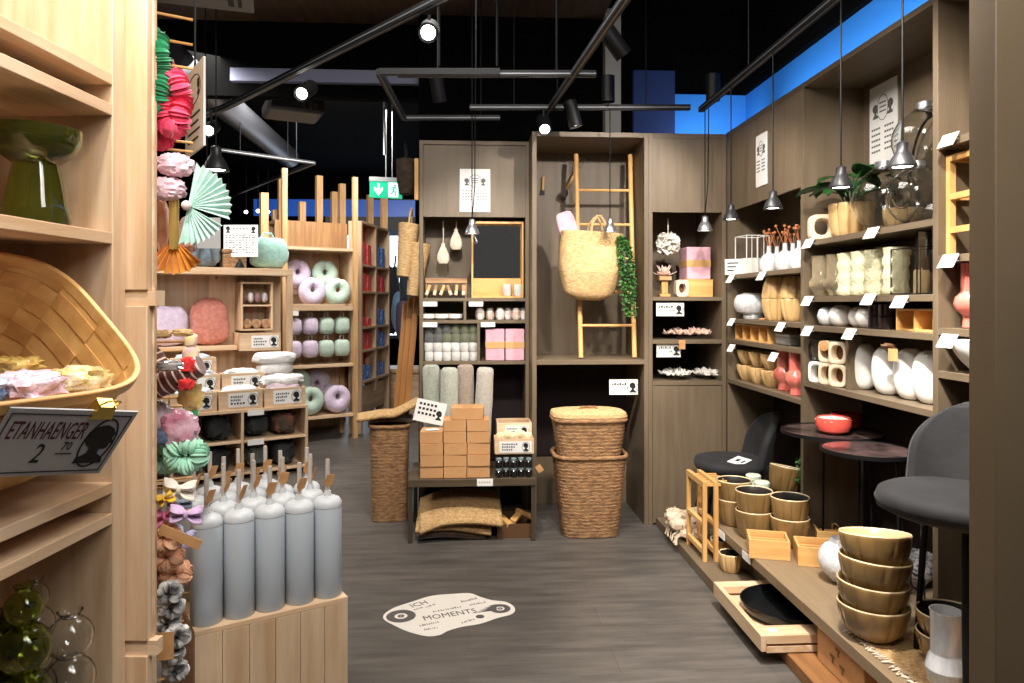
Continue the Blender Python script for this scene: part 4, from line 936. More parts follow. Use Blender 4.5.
# ====================================================== ladder bay
t = T('ladder_bay', 'taupe open bay with a ledge framing the bamboo ladder', 'cabinet', (0, 0, 0))
xa, xb, yf = .415, 1.175, 4.64
O('side_panel', B().box(xa, xa + .028, yf, YB, 0, 2.56), TP('z'), t, bev=.001)
O('side_panel', B().box(xb - .026, xb, yf, YB, 0, 2.56), TP('z'), t, bev=.001)
O('top_panel', B().box(xa + .0285, xb - .0265, yf, YB, 2.53, 2.56), TP('x'), t)
O('back_panel', B().box(xa + .0285, xb - .0265, YB - .02, YB, 0, 2.5295), TP('z'), t)
O('ledge', B().box(xa + .0285, xb - .0265, yf, YB - .0205, 1.05, 1.08), TP('x'), t, bev=.001)
O('shade_sheet', B().box(xa + .0285, xb - .0265, YB - .03, YB - .0205, .35, 1.0495), DRED, t)  # dark sheet where the back panel lies in shade under the ledge
fx = lambda px, Y: onY(px, Y, 0).x
t = T('ladder', 'slim bamboo ladder leaning in the bay with a bag hung on it', 'ladder', (0, 0, 0))
fa, fb = Vector((fx(581, 4.72), 4.72, 1.089)), Vector((fx(634.5, 4.72), 4.72, 1.089)); ta, tb = Vector((fx(576, 4.95), 4.95, 2.48)), Vector((fx(630, 4.95), 4.95, 2.48))
O('rail', B().rod(fa, ta, .016, 12), BM('z'), t); O('rail', B().rod(fb, tb, .016, 12), BM('z'), t)
for z in (1.30, 1.525, 1.75, 1.985, 2.225):
    f = (z - 1.089) / (2.48 - 1.089); O('rung', B().rod(fa.lerp(ta, f), fb.lerp(tb, f), .010, 10), BM('x'), t)
# straw tote
p = onY(587, 4.70, zb(300, 4.72))
t = T('hanging_tote', 'large round bottomed straw tote hung on the ladder', 'bag', (p.x, 4.66, p.z), rot=(0, .06, 0))
def tote(a, i, r, z):
    f = z / .44; wx = .125 + .075 * min(1, f * 2.2) ** .7 - .0 * f; wy = .05 + .05 * min(1, f * 2.4) ** .7
    row = i; k = r * (1 + .018 * math.sin(30 * a + PI * row) + .03 * noise.noise((math.cos(a) * 2, math.sin(a) * 2, z * 8)))
    return (wx * math.copysign(abs(math.cos(a)) ** .75, math.cos(a)) * k, wy * math.copysign(abs(math.sin(a)) ** .75, math.sin(a)) * k)
pr = [(.001, .0), (.55, .004), (.82, .02)] + [(1, .04 + .0125 * i) for i in range(33)]
O('body', B().lathe(pr, 90, tote, cap=(0, 0)), STRAW, t, sm=1.2, solid=.006)
for y in (-.075, .07): O('handle', B().tube([(-.055 + .03, y, .40), (-.04 + .03, y * .9, .50), (-.012 + .03, y * .7, .545), (.012 + .03, y * .7, .545), (.04 + .03, y * .9, .50), (.06 + .03, y, .40)], .009, 8), STRAW, t)
X('back_pillow', 'rounded pink felt slab sticking out of the straw tote', 'cushion', B().slab([( .062 * c_ * (1), .165 * s_) for c_, s_ in [(math.copysign(abs(math.cos(2 * PI * k / 40)) ** .35, math.cos(2 * PI * k / 40)), math.copysign(abs(math.sin(2 * PI * k / 40)) ** .5, math.sin(2 * PI * k / 40))) for k in range(40)]], -.018, .018), PINK, (fx(570.5, 4.70), 4.70, zb(236, 4.72)), 0, rot=(PI / 2, math.radians(-18), 0), bev=.01)
# trailing plant
def trail(label, px0, py0, px1, py1, Y, n, spread, m, seed):
    rn = random.Random(seed); a = onY(px0, Y, zb(py0, Y)); e = onY(px1, Y, zb(py1, Y))
    t = T('hanging_plant', label, 'plant', a)
    st = B(); lf = B()
    for s_ in range(7):
        off = Vector((rn.uniform(-1, 1) * spread, rn.uniform(-.5, .5) * spread, 0)); L_ = rn.uniform(.55, 1)
        d = (e - a); pts = []
        for k in range(12):
            f = k / 11; q = Vector((0, 0, .0)) + Vector((d.x * min(1, f * 1.6) * (1 if f < .6 else 1), 0, d.z * f * L_)) + off * min(1, f * 3) + Vector((.012 * math.sin(5 * f + s_), .01 * math.cos(4 * f + s_), .03 * math.sin(PI * min(1, f * 2.5)))); pts.append(q)
        st.tube(pts, .0016, 5)
        for k in range(n // 7):
            f = rn.random() * 10.9; i = int(f); q = pts[i].lerp(pts[i + 1], f - i)
            lf.at(q, (rn.uniform(-1, 1), rn.uniform(-1, 1), rn.uniform(0, 6)))
            w, l = .0085 * rn.uniform(.8, 1.3), .026 * rn.uniform(.8, 1.3)
            lf.add([(0, 0, 0), (w, l * .4, -.003), (0, l * .5, .002), (-w, l * .4, -.003), (0, l, -.006)], [(0, 1, 2), (0, 2, 3), (1, 4, 2), (2, 4, 3)])
    O('stems', st, DLEAF, t); O('leaves', lf, m, t, sm=0); return t
trail('green trailing leafy plant hanging beside the straw tote', 621, 236, 628, 320, 4.55, 900, .05, LEAF, 3)
# brush on hook, hook
p = onY(572, 5.1, zb(178, 5.1))
t = T('hanging_brush', 'wooden dish brush with wire loops hung beside the ladder top', 'brush', p, rot=(0, math.radians(28), 0))
O('handle', B().lathe([(.008, -.09), (.012, -.06), (.01, .02), (.007, .07), (.001, .072)], 14, cap=(1, 0)), BM('z'), t); O('head', B().lathe([(.001, -.15), (.024, -.145), (.028, -.11), (.018, -.092), (.001, -.09)], 18, cap=(0, 0)), fab('bristle_shade', (60, 44, 34), (40, 30, 24)), t)  # dark head colour stands in for a shadow beside the handle
O('loop', B().tube([(0, 0, .07), (-.03, 0, .12), (-.01, 0, .17), (.02, 0, .17), (.03, 0, .12), (0, 0, .07)], .002, 6), SILV, t)
p = onY(543.5, 5.1, zb(186, 5.1))
t = T('wall_hook', 'small wooden peg hook on the back of the ladder bay', 'hook', (p.x, YB - .021, p.z))
O('plate', B().bx((0, -.008, -.03), (.03, .014, .035)), BLK, t); O('peg', B().rod((0, -.02, -.02), (.004, -.03, .08), .008, 10), BM('z'), t)
def wallsign(label, px, py, Y, w, h, rz=0):
    sg = X('hanging_sign', label, 'sign', B().box(-w / 2, w / 2, -.004, 0, -h / 2, h / 2), SIGNM, onY(px, Y, zb(py, Y)), rz)
    b = B(); bust(b, w * .32, -.002, h * .66, -.004); b.ring((w * .32, 0, 0), h * .36, h * .44, h * .03, -.0052, -.0042, 24)
    for i in range(6): b.box(-w * .42 + w * .09 * i, -w * .42 + w * .09 * i + w * .06, -.0052, -.0042, h * .12, h * (.28 if i % 2 else .22))
    for i in range(3): b.box(w * .0 + w * .05 * i, w * .035 + w * .05 * i, -.0052, -.0042, -h * .1, -h * .03)
    b.box(-w * .1, w * .12, -.0052, -.0042, -h * .2, -h * .17)
    O('print', b, INK, sg, sm=0); return sg
wallsign('white price sign with portrait hanging in the dark recess above the hampers', 623.5, 388, 4.70, .19, .10)

# ====================================================== right back cabinet
t = T('corner_cabinet', 'taupe corner cabinet with coral shelves above a plain door', 'cabinet', (0, 0, 0))
xa, xb, yf = 1.176, 1.695, 4.64
O('side_panel', B().box(xa, xa + .028, yf, YB, 0, 2.56), TP('z'), t, bev=.001)
O('side_panel', B().box(xb - .028, xb, yf, YB, 0, 2.56), TP('z'), t, bev=.001)
O('top_panel', B().box(xa + .0285, xb - .0285, yf, YB, 2.53, 2.56), TP('x'), t)
O('upper_panel', B().box(xa + .0285, xb - .0285, yf + .004, yf + .024, 2.045, 2.5295), TP('z'), t)
O('back_panel', B().box(xa + .0285, xb - .0285, YB - .02, YB, 0, 2.5295), TP('z'), t)
for z in (1.49, 1.208, .935): O('shelf', B().box(xa + .0285, xb - .0285, yf, YB - .0205, z - .025, z), TP('x'), t, bev=.001)
O('shade_sheet', B().box(xa + .0285, xb - .0285, YB - .03, YB - .0205, .935, 1.464), DRED, t)  # dark sheet painting the shade behind the wreath shelves
O('door', B().box(xa + .030, xb - .030, yf - .001, yf + .02, .012, .905), TP('z'), t, bev=.0015)
# flower on wooden stand
p = onY(664, 4.80, 1.491)
t = T('candle_stand', 'wooden pedestal with a carved flower top on the corner cabinet shelf', 'candle holder', p)
O('foot', B().bx((0, 0, .011), (.07, .07, .02)), BM('x'), t, bev=.002); O('stem', B().bx((0, 0, .066), (.042, .042, .088)), BM('z'), t, bev=.002); O('cap', B().bx((0, 0, .125), (.085, .085, .028)), MT['slat_x'], t, bev=.004)
fl = B()
for k in range(12):
    a = 2 * PI * k / 12 + (k % 2) * .2; rr0 = .085 if k % 2 else .05; up = .03 if k % 2 else .075
    fl.at((0, 0, .14), (0, 0, a)); fl.add([(0, 0, 0), (rr0 * .5, .016, up * .4), (rr0, 0, up), (rr0 * .5, -.016, up * .4), (rr0 * .5, 0, up * .3)], [(0, 1, 4), (1, 2, 4), (2, 3, 4), (3, 0, 4)])
fl.at().sph((0, 0, .175), .028, 12)
O('flower', fl, fab('shell_pink', (230, 196, 176), (214, 170, 150)), t, solid=.004)
def rosette(label, loc, r, m, stem):
    t = T('hanging_flower', label, 'flower', loc); b = B(); rn = random.Random(4)
    for k in range(46):
        z_ = 1 - 2 * (k + .5) / 46; a = k * 2.4; q = math.sqrt(1 - z_ * z_); rr1 = r * rn.uniform(.85, 1.1)
        b.M = Vector((q * math.cos(a), q * math.sin(a), z_)).to_track_quat('X', 'Z').to_matrix().to_4x4() @ Matrix.Rotation(rn.uniform(0, 3), 4, 'X')
        b.add([(.1 * r, 0, 0), (rr1 * .7, rr1 * .42, .01), (rr1, rr1 * .2, -.008), (rr1, -rr1 * .2, .008), (rr1 * .7, -rr1 * .42, -.01), (rr1 * .75, 0, .014)], [(0, 1, 5), (1, 2, 5), (2, 3, 5), (3, 4, 5), (4, 0, 5)])
    b.M = Matrix(); O('petals', b, m, t, solid=.003, sm=0)
    O('cord', B().rod((0, 0, .02), (0, 0, stem), .003, 6), WH, t); return t
rosette('large white paper flower hanging above the wooden pedestal', onY(668, 4.8, zb(243, 4.83)), .082, fab('white_paper', (238, 234, 224), (224, 218, 206)), .17)
x = onY(696, 4.86, 0).x
t = T('storage_box', 'bamboo box under the pink box in the corner cabinet', 'box', (x, 4.86, 1.491)); O('body', B().box(-.095, .085, -.1, .1, 0, .105), BM('x'), t, bev=.003); O('lid', B().box(-.096, .086, -.101, .101, .1055, .118), BM('x'), t, bev=.002)
q = D(g, (x - .006, 4.87, 1.61), 0, 'tall pink box with gold band standing on the bamboo box', sc=(1.28, .9, 1.02)); del q['group']
p = onY(681, 4.78, 1.491)
t = T('candle_holder', 'pale oval wooden tealight holder with dark opening', 'candle holder', p)
def ovalring(w, d, h, hole=.55):
    b = B(); n = 40; vs = []
    for k in range(n):
        a = 2 * PI * k / n; c_, s_ = math.cos(a), math.sin(a)
        for (q, y) in ((1, -d / 2), (hole, -d / 2), (hole, d / 2), (1, d / 2)):
            vs.append((w / 2 * q * math.copysign(abs(c_) ** (.8 if q < 1 else .45), c_), y, h / 2 + h / 2 * q * math.copysign(abs(s_) ** (.8 if q < 1 else .45), s_)))
    fs = []
    for k in range(n):
        l = (k + 1) % n; fs += [(k * 4 + j, l * 4 + j, l * 4 + (j + 1) % 4, k * 4 + (j + 1) % 4) for j in range(4)]
    return b.add(vs, fs)
O('ring', ovalring(.085, .07, .115), mat('pale_wood', (226, 206, 176), .5), t, bev=.003); O('backing', B().box(-.03, .03, .01, .02, .02, .095), BROWNB, t)
wallsign('upper white price sign in the corner cabinet above the coral wreath', 670, 309.5, 4.665, .185, .088)
wallsign('lower white price sign in the corner cabinet above the white shells', 668.5, 351, 4.665, .16, .09)
def wreath(label, px0, px1, z, m, seed):
    a, e = onY(px0, 4.80, z), onY(px1, 4.80, z); t = T('shell_wreath', label, 'decoration', ((a.x + e.x) / 2, 4.80, z)); b = B(); rn = random.Random(seed); w = (e.x - a.x) / 2
    for k in range(150):
        an = rn.random() * 2 * PI; q = math.sqrt(rn.uniform(.15, 1)); c_ = Vector((w * .84 * q * math.cos(an), .1 * q * math.sin(an), .034 + .03 * rn.random() * (1.2 - q)))
        d = Vector((rn.uniform(-1, 1), rn.uniform(-1, 1), rn.uniform(0, 1))).normalized() * .032
        b.tube([c_, c_ + d * .6, c_ + d], [.007, .006, .002], 6)
    O('shells', b, m, t); return t
wreath('coral pink twig wreath bowl on the middle shelf of the corner cabinet', 659, 715, 1.208, fab('coral_shell', (226, 196, 178), (196, 150, 130)), 4)
wreath('larger white shell wreath bowl on the bottom shelf of the corner cabinet', 659, 692, .935, fab('white_shell', (236, 232, 224), (214, 208, 198)), 5)
wreath('smaller white shell wreath bowl nearest the corner', 695, 717, .935, FABRICS['white_shell'], 6)
X('paper_tag', 'kraft tag hanging from the coral wreath', 'tag', B().box(-.022, .022, -.001, .001, -.05, .01), KRAFT, onY(682, yf - .004, zb(342, 4.66)))
# ====================================================== right wall shelving
XF, XK = 1.70, 2.03
YU = (4.64, 3.575, 2.525, 1.52)
t = T('ceramics_shelving', 'long taupe wall shelving of three bays full of ceramics and glass', 'shelf unit', (0, 0, 0))
for i, y in enumerate(YU): O('upright', B().box(XF, XK, y - .015, y + .015, 0 if i in (0, 3) else 0, 2.57), TP('z'), t, bev=.001)
for i in range(3):
    y1, y0 = YU[i] - .0155, YU[i + 1] + .0155
    O('top_panel', B().box(XF, XK, y0, y1, 2.545, 2.57), TP('y'), t)
    if i: O('base_board', B().box(XF, XK - .0205, y0, y1, .195, .24), TP('y'), t)
    else:
        O('base_board', B().box(XF, XK - .0205, y0, 4.0, .195, .24), TP('y'), t); O('base_board', B().box(XF, XK - .0205, 4.001, y1, .01, .055), TP('y'), t)
    O('back_panel', B().box(XK - .015, XK, y0, y1, .0, 2.5445), TP('z'), t)
    O('shade_sheet', B().box(XK - .02, XK - .0155, y0, y1, .24, (.95, 1.05, 1.05)[i]), DRED, t)  # dark sheet standing in for shade under the lowest shelf
    for z in ((1.632, 1.348, 1.215, .955), (1.76, 1.482, 1.338, 1.055), (2.03, 1.62, 1.36, 1.205))[i]:
        O('shelf', B().box(XF, XK - .0205, y0, y1, z - .026, z), TP('y'), t, bev=.001)
O('upper_panel', B().box(XF + .002, XF + .02, YU[1] + .0155, YU[0] - .0155, 2.045, 2.5445), TP('z'), t)
poster('poster', 'white printed poster on the upper panel of the wall shelving', 'poster', .15, .30, PX(762, 160, XF + .001), -PI / 2)
poster('poster', 'large white poster with two portraits behind the glass globes', 'poster', .23, .42, PX(884, 126, XK - .016), -PI / 2, 5)
def tagc(px, py, lb, i=0):
    p = PX(px, py, XF - .022)
    q = X('price_tag', f'white price tag on the shelf edge {lb}', 'price tag', B().box(-.036, .036, -.0012, .0012, -.027, .027).box(-.03, .03, .0012, .016, .006, .0075), WH, p, -PI / 2, 'price tags on the wall shelving', rot=(math.radians(-30), 0, -PI / 2 + .12))
    b = B()
    for k in range(4): b.box(-.022 + .011 * k, -.015 + .011 * k, -.0026, -.0017, -.004, .004)
    O('print', b, MT['faint_print'], q, sm=0)
for px, py, lb in ((730, 279, 'below the wire plant baskets'), (761, 276, 'below the bottle vases'), (731, 322, 'below the ribbed oval vase'), (780, 327, 'below the stacked tan pots'), (731, 348, 'under the four slot bamboo box'), (773, 357, 'above the coral vases'),
                   (808, 243.5, 'under the wooden ring'), (871, 233, 'under the glass globe'), (807, 301, 'under the clear bulb vases'), (868, 299.5, 'under the cream vases'), (899, 302, 'above the bamboo tray'), (807, 331, 'above the wooden ring holders'), (849, 334, 'above the white oval vases'),
                   (948, 140, 'at the top of the near bay'), (948, 261, 'under the bamboo lattice'), (947, 341, 'under the near coral vase')): tagc(px, py, lb)
XM = 1.84
def onS(px, z, X=XM): return onX(px, X, z)
# bay 1 top: wire baskets with planters
for i, px in enumerate((736, 752)):
    p = onS(px, 1.6325, 1.80)
    t = T('wire_basket', f'white wire basket with pale planter, {("end of shelf", "beside the bottle vases")[i]}', 'basket', p, .1, 'wire baskets on the top shelf')
    O('planter', B().lathe([(.055, 0), (.066, .1), (.06, .1), (.05, .01), (.001, .01)], 24, cap=(1, 0)), WCER, t)
    b = B(); s_ = .075
    for sx in (-1, 1):
        for sy in (-1, 1): b.rod((sx * s_, sy * s_, .0), (sx * s_, sy * s_, .24), .0035, 6)
    for z in (.005, .24): b.tube([(-s_, -s_, z), (s_, -s_, z), (s_, s_, z), (-s_, s_, z)], .0035, 6, True)
    for k in (-.04, 0, .04): b.rod((k, -s_, .0), (k, -s_, .24), .0025, 6)
    O('wire_frame', b, WH, t)
sg = X('price_sign', 'small white printed sign in front of the wire baskets', 'sign', B().box(-.075, .075, -.003, 0, 0, .10), SIGNM, onS(737, 1.633, 1.725), 0)
b = B(); bust(b, .05, .045, .06, -.003)
for j in range(3): b.box(-.06, .01 - .015 * j, -.0045, -.0032, .07 - .024 * j, .078 - .024 * j)
O('print', b, INK, sg, sm=0); sg.rotation_euler.z = -.5
for i, px in enumerate((769, 777, 785, 793, 799.5)):
    p = onS(px, 1.6325, 1.78 + .05 * (i % 2))
    q = X('bottle_vase', f'{ORD[i]} from the wire baskets of the white bottle vases', 'vase', B().lathe([(.04, 0), (.052, .02), (.054, .06), (.04, .095), (.014, .115), (.012, .15), (.016, .155), (.010, .155), (.009, .12), (.001, .11)], 24, cap=(1, 0)), SPEC, p, 0, 'white bottle vases on the top shelf')
    b = B(); rn = random.Random(i)
    for k in range(5):
        e = Vector((rn.uniform(-.05, .05), rn.uniform(-.04, .04), rn.uniform(.2, .27))); b.tube([(0, 0, .12), (e.x * .4, e.y * .4, .18), e], .002, 5).sph(e, .009, 8)
    O('dried_stems', b, mat('dried_stem%d' % i, (176, 110, 70), .8), q)
# bay1 second shelf
def ribvase(w, h, n=22):
    return B().lathe([(.5, 0), (.55, .012), (.52, .03)] + [(.66 + .34 * math.sin(PI * k / 10) ** .6, .03 + (h - .03) * k / 10) for k in range(1, 10)] + [(.5, h), (.42, h), (.5, h - .03), (.1, h - .05)], 88,
                     lambda a, i, r, z: (w * r * .62 * math.cos(a) * (1 + .035 * abs(math.sin(n / 2 * a)) * (i > 2)), w * r * .62 * math.sin(a) * (1 + .035 * abs(math.sin(n / 2 * a)) * (i > 2))), cap=(1, 1))
X('ribbed_vase', 'white ribbed oval glass vase on the second shelf by the corner', 'vase', ribvase(.185, .165), SPEC, onS(753, 1.349, 1.82))
X('paper_tag', 'small kraft tag lying beside the ribbed oval vase', 'tag', B().blob((0, 0, .006), (.05, .035, .012), .1, 1, 12), KRAFT, onS(763, 1.349, 1.74))
def lobed(r0, r1, h, k, wall=.007, deep=.1, rim=0, pw=.9):
    """lobed pot or bowl: k soft flutes"""
    def fn(a, i, r, z):
        if i in (0, len(pr) - 1): q = r
        else: q = r * (1 - deep * (1 - abs(math.sin(k * a / 2))) ** 2 * (1 if i < no else .5) * (1 - rim * (z / h) ** 4))
        return (q * math.cos(a), q * math.sin(a))
    o = [(.001, 0), (r0 * .9, 0), (r0, .006)] + [(r0 + (r1 - r0) * math.sin(PI / 2 * f) ** pw, .006 + (h - .010) * f) for f in (.15, .3, .45, .6, .75, .9, 1)] + [(r1 - wall * .4, h)]
    no = len(o); inn = [(r1 - wall, h - .004)] + [(r0 + (r1 - r0) * math.sin(PI / 2 * f) ** pw - wall, .01 + (h - .014) * f) for f in (.75, .5, .25)] + [(r0 * .8, .011), (.001, .01)]
    pr = o + inn
    b = B().lathe(pr, k * 12, fn, cap=(0, 0))
    n = k * 12; m = []
    for i in range(len(pr) - 1): m += [2 if i >= no else (1 if i in (no - 2, no - 1) else 0)] * n
    b.m = m; return b
tanpot = X('tan_pot', 'tan lobed pot at the bottom of the stack by the ribbed vase', 'pot', lobed(.062, .085, .125, 9, deep=.12), [TAN, TAN, TAN], onS(777, 1.349, 1.80), .2, 'stacked tan pots on the second shelf')
D(tanpot, onS(777, 1.349 + .126, 1.80), 1.1, 'tan lobed pot on top of the stack by the ribbed vase', rot=(PI, 0, .2)).location.z = 1.349 + .251
D(tanpot, onS(796, 1.349, 1.84), .5, 'tan lobed pot at the bottom of the stack near the upright')
D(tanpot, onS(796, 1.349, 1.84), .5, 'tan lobed pot on top of the stack near the upright', rot=(PI, 0, .2)).location.z = 1.349 + .251
# bay1 third shelf: bamboo organiser
def slots(w, d, h, n):
    b = B().box(0, w, d - .008, d, 0, h).box(0, w, 0, d - .008, 0, .008).box(0, w, 0, d - .008, h - .008, h)
    for i in range(n + 1): x = (w - .008) * i / n; b.box(x, x + .008, 0, d - .008, .008, h - .008)
    return b
p0, p1 = onX(735, XF + .03, 1.2155), onX(768, XF + .03, 1.2155)
X('slot_box', 'bamboo box with four square slots facing out', 'organiser', slots(p0.y - p1.y, .18, .10, 4), BM('y'), p0, -PI / 2)
t = X('grey_tin', 'grey rectangular tin beside the four slot bamboo box', 'tin', B().box(-.09, .09, -.05, .05, 0, .045), fab('tin_grey', (150, 148, 144), None, 0, .4), onS(791, 1.2155, 1.80), -PI / 2, bev=.006)
O('lid', B().box(-.092, .092, -.052, .052, .0455, .062), fab('tin_lid', (168, 166, 162), None, 0, .4), t, bev=.004)
# bay1 lowest: tan bowls and coral vases
tb = X('tan_bowl', 'tan lobed bowl, lower of the pair at the corner end', 'bowl', lobed(.05, .082, .10, 9, deep=.1), [TAN, TAN, TAN], onS(749.5, .956, 1.80), 0, 'tan bowls on the lowest shelf')
for j, px in enumerate((749.5, 761, 774)):
    lb = ('at the corner end', 'in the middle', 'beside the coral vases')[j]
    if j: D(tb, onS(px, .956, 1.80), j, f'tan lobed bowl, lower of the pair {lb}')
    D(tb, onS(px, 1.0565, 1.80), .4 + j, f'tan lobed bowl, upper of the pair {lb}', sc=.93)
CPR = [(.042, 0), (.047, .005), (.043, .05), (.047, .062), (.072, .085), (.080, .115), (.074, .145), (.054, .166), (.051, .175), (.050, .29), (.053, .30), (.045, .30), (.043, .18), (.001, .17)]
def cvase(): return B().lathe(CPR, 80, lambda a, i, r, z: (r * math.cos(a) * (1 + (.10 if 8 < i < 11 else .05) * abs(math.sin(4 * a))), r * math.sin(a) * (1 + (.10 if 8 < i < 11 else .05) * abs(math.sin(4 * a)))), cap=(1, 0))
cv = X('coral_vase', 'coral fluted vase with bulb beside the tan bowls', 'vase', cvase(), CORAL, onS(785, .956, 1.79), 0, 'coral bulb vases')
cv.scale = (.77, .77, .77)
D(cv, onS(797, .956, 1.76), .5, 'coral fluted vase with bulb against the upright')
D(cv, onX(974, 1.775, 1.361), .3, 'coral fluted vase with bulb in the near bay', sc=.76)
# bay2 top
p = onS(821, 1.761, 1.745)
t = X('wooden_ring', 'pale wooden ring holder beside the potted plant', 'holder', ovalring(.115, .07, .125, .62), MT['pale_wood'], p, -.25, bev=.006)
pp = onS(851, 1.761, 1.80)
t = T('potted_plant', 'broad leafed green plant in a tan lobed pot on the top shelf', 'plant', pp)
O('pot', lobed(.085, .10, .155, 9, deep=.14), [TAN, TAN, POTIN], t, sm=.8)
lf = B(); st = B(); rn = random.Random(8)
for k in range(15):
    a = k * 2.4; ln = rn.uniform(.06, .13); up = rn.uniform(.06, .17); e = Vector((ln * math.cos(a), ln * math.sin(a) , .15 + up)); st.tube([(0, 0, .12), (e.x * .4, e.y * .4, .15 + up * .7), e], .003, 5)
    lf.at(e, (rn.uniform(-.3, .3), rn.uniform(-.5, .0), a)); L_, W_ = rn.uniform(.13, .17), rn.uniform(.09, .12)
    lf.grid(lambda u, v: (L_ * (u - .25), W_ * (v - .5) * (math.sin(PI * min(1, u * .93 + .07)) ** .55 + .02), -.03 * (u - .2) ** 2 * 3 + .02 * abs(v - .5)), 7, 4)
O('stems', st, LEAF, t); O('leaves', lf, DLEAF, t, solid=.0015)
def globe(r):
    o = [(r * math.sin(PI * k / 16) + 1e-4, r - r * math.cos(PI * k / 16)) for k in range(1, 14)]
    pr = [(.001, .004)] + o + [(r * .3, r * 2.02), (r * .3 - .004, r * 2.02)] + [(q - .003, z) for q, z in o[::-1]] + [(.001, .008)]
    return B().lathe(pr, 40, cap=(0, 0))
for i, (px, X_, r, z, lb) in enumerate(((884, 1.80, .135, 1.764, 'large clear glass globe in front of the poster on the top shelf'), (917, 1.80, .115, 1.764, 'clear glass globe beside the large one at the upright'), (925, 1.87, .125, 1.995, 'upper clear glass globe stacked near the upright'))):
    t = T('glass_globe', lb, 'vase', onX(px, X_, z), 0, 'glass globes on the top shelf')
    O('bowl', globe(r), GLASS, t, sm=1.3)
    O('collar', B().lathe([(r * .28, r * 2.0), (r * .28, r * 2.2), (r * .25, r * 2.2), (r * .25, r * 2.0)], 20, closed=True), SILV, t)
    if i < 2: O('base_ring', B().lathe([(.05, 0), (.055, .004), (.05, .008), (.04, .008)], 24), BLK, t)
X('tan_pot', 'tan lobed pot seen through the glass globes', 'pot', lobed(.06, .08, .11, 9, deep=.12), [TAN, TAN, POTIN], onX(902, 1.93, 1.761), .3)
X('hanging_loop', 'thin black arched cable behind the glass globes', 'cable', B().tube([(0, .16 * math.cos(PI * k / 16) - .1, .26 * math.sin(PI * k / 16)) for k in range(17)], .006, 8), BLK, onX(918, 1.98, 1.99))
# bay2 second shelf
bv = X('bulb_vase', 'clear bulb vase first of the pair beside the upright', 'vase', B().lathe([(.034, 0), (.038, .006), (.036, .02), (.056, .045), (.058, .07), (.042, .095), (.042, .19), (.046, .2), (.043, .2), (.039, .19), (.039, .1), (.054, .07), (.05, .046), (.001, .03)], 32, cap=(1, 0)), mat('champagne_glass', (240, 226, 196), .06, tr=.85), onS(821, 1.483, 1.75), 0, 'clear bulb vases', sm=1)
D(bv, onS(836, 1.483, 1.77), 1, 'clear bulb vase next to the cream textured vases')
crv = X('textured_vase', 'cream knobbly vase nearest the clear bulb vases', 'vase', B().lathe([(.045, 0), (.05, .006)] + [(.05 + .004 * math.sin(k * 1.9), .006 + .018 * k) for k in range(1, 11)] + [(.052, .198), (.047, .198), (.044, .02), (.001, .015)], 40, lambda a, i, r, z: (r * math.cos(a) * (1 + .03 * math.sin(9 * a + i * 1.7)), r * math.sin(a) * (1 + .03 * math.sin(9 * a + i * 1.7))), cap=(1, 0)), CREAM, onS(849, 1.483, 1.78), 0, 'cream knobbly vases', sm=1)
for i, (px, X_) in enumerate(((863, 1.78), (877, 1.79), (896, 1.78), (853, 1.9), (870, 1.9), (888, 1.9))):
    D(crv, onS(px, 1.483, X_), i, f'cream knobbly vase, {("second of the front row", "third of the front row", "fourth of the front row by the glass frames", "first of the rear row", "second of the rear row", "third of the rear row")[i]}', sc=1 if i < 3 else 1.1)
def wframe(w, d, h):
    b = B(); r = .0028
    for x in (0, w):
        for y in (0, d): b.rod((x, y, 0), (x, y, h), r, 6)
    for z in (r, h): b.tube([(0, 0, z), (w, 0, z), (w, d, z), (0, d, z)], r, 6, True)
    return b
for px, w, h, lb in ((891, .17, .185, 'low black metal lantern frame before the cream vases'), (917, .14, .245, 'tall black metal lantern frame by the upright')):
    t = T('glass_lantern', lb, 'lantern', onX(px, 1.74, 1.484), -PI / 2 + .1, 'glass lanterns')
    O('metal_frame', wframe(w, .12, h), BLK, t)
    O('glass_pane', B().box(.004, w - .004, .001, .003, .004, h - .004), GLASS, t, sm=0)
    X('pillar_candle', f'tan candle inside the {"low" if w > .14 else "tall"} lantern frame', 'candle', B().lathe([(.03, 0), (.03, .09), (.026, .095), (.004, .092), (.002, .105)], 18), fab('wax', (206, 180, 130), None, 0, .5), onX(px + (4 if w > .14 else 5), 1.80, 1.486), 0, 'candles in the lanterns')
# bay2 third shelf
def apple(r):
    return B().lathe([(.001, .012), (r * .5, 0), (r * .85, r * .3), (r, r * .85), (r * .85, r * 1.4), (r * .5, r * 1.68), (r * .2, r * 1.66), (.001, r * 1.55)], 30, cap=(0, 0))
for i, (px, X_, m, r) in enumerate(((829, 1.765, SPEC, .055), (842, 1.78, WCER, .06), (861, 1.80, WCER, .056), (868.5, 1.78, WCER, .055))):
    q = X('round_vase', f'{ORD[i]} from the upright of the squat round vases', 'vase', apple(r), m, onS(px, 1.339, X_), 0, 'squat round vases', sm=1.2)
    if i == 1: O('cord_bow', B().blob((0, 0, .105), (.05, .03, .02), .5, 2, 14, 4), BROWNB, q)
dg = X('smoked_cup', 'smoked dark glass cup, lower one nearest the round vases', 'cup', B().lathe([(.03, 0), (.036, .004), (.037, .052), (.034, .052), (.032, .008), (.001, .008)], 24, cap=(1, 0)), DARKG, onS(877, 1.339, 1.78), 0, 'stacked smoked cups', sm=.8)
for px, zz, X_, lb in ((888, 0, 1.78, 'lower one nearest the bamboo tray'), (877, .053, 1.78, 'upper one nearest the round vases'), (888, .053, 1.78, 'upper one nearest the bamboo tray'), (897, 0, 1.93, 'behind the bamboo tray'), (897, .053, 1.93, 'on top behind the bamboo tray'), (884, 0, 1.9, 'in the rear row')):
    D(dg, onS(px, 1.339 + zz, X_), 0, f'smoked dark glass cup, {lb}')
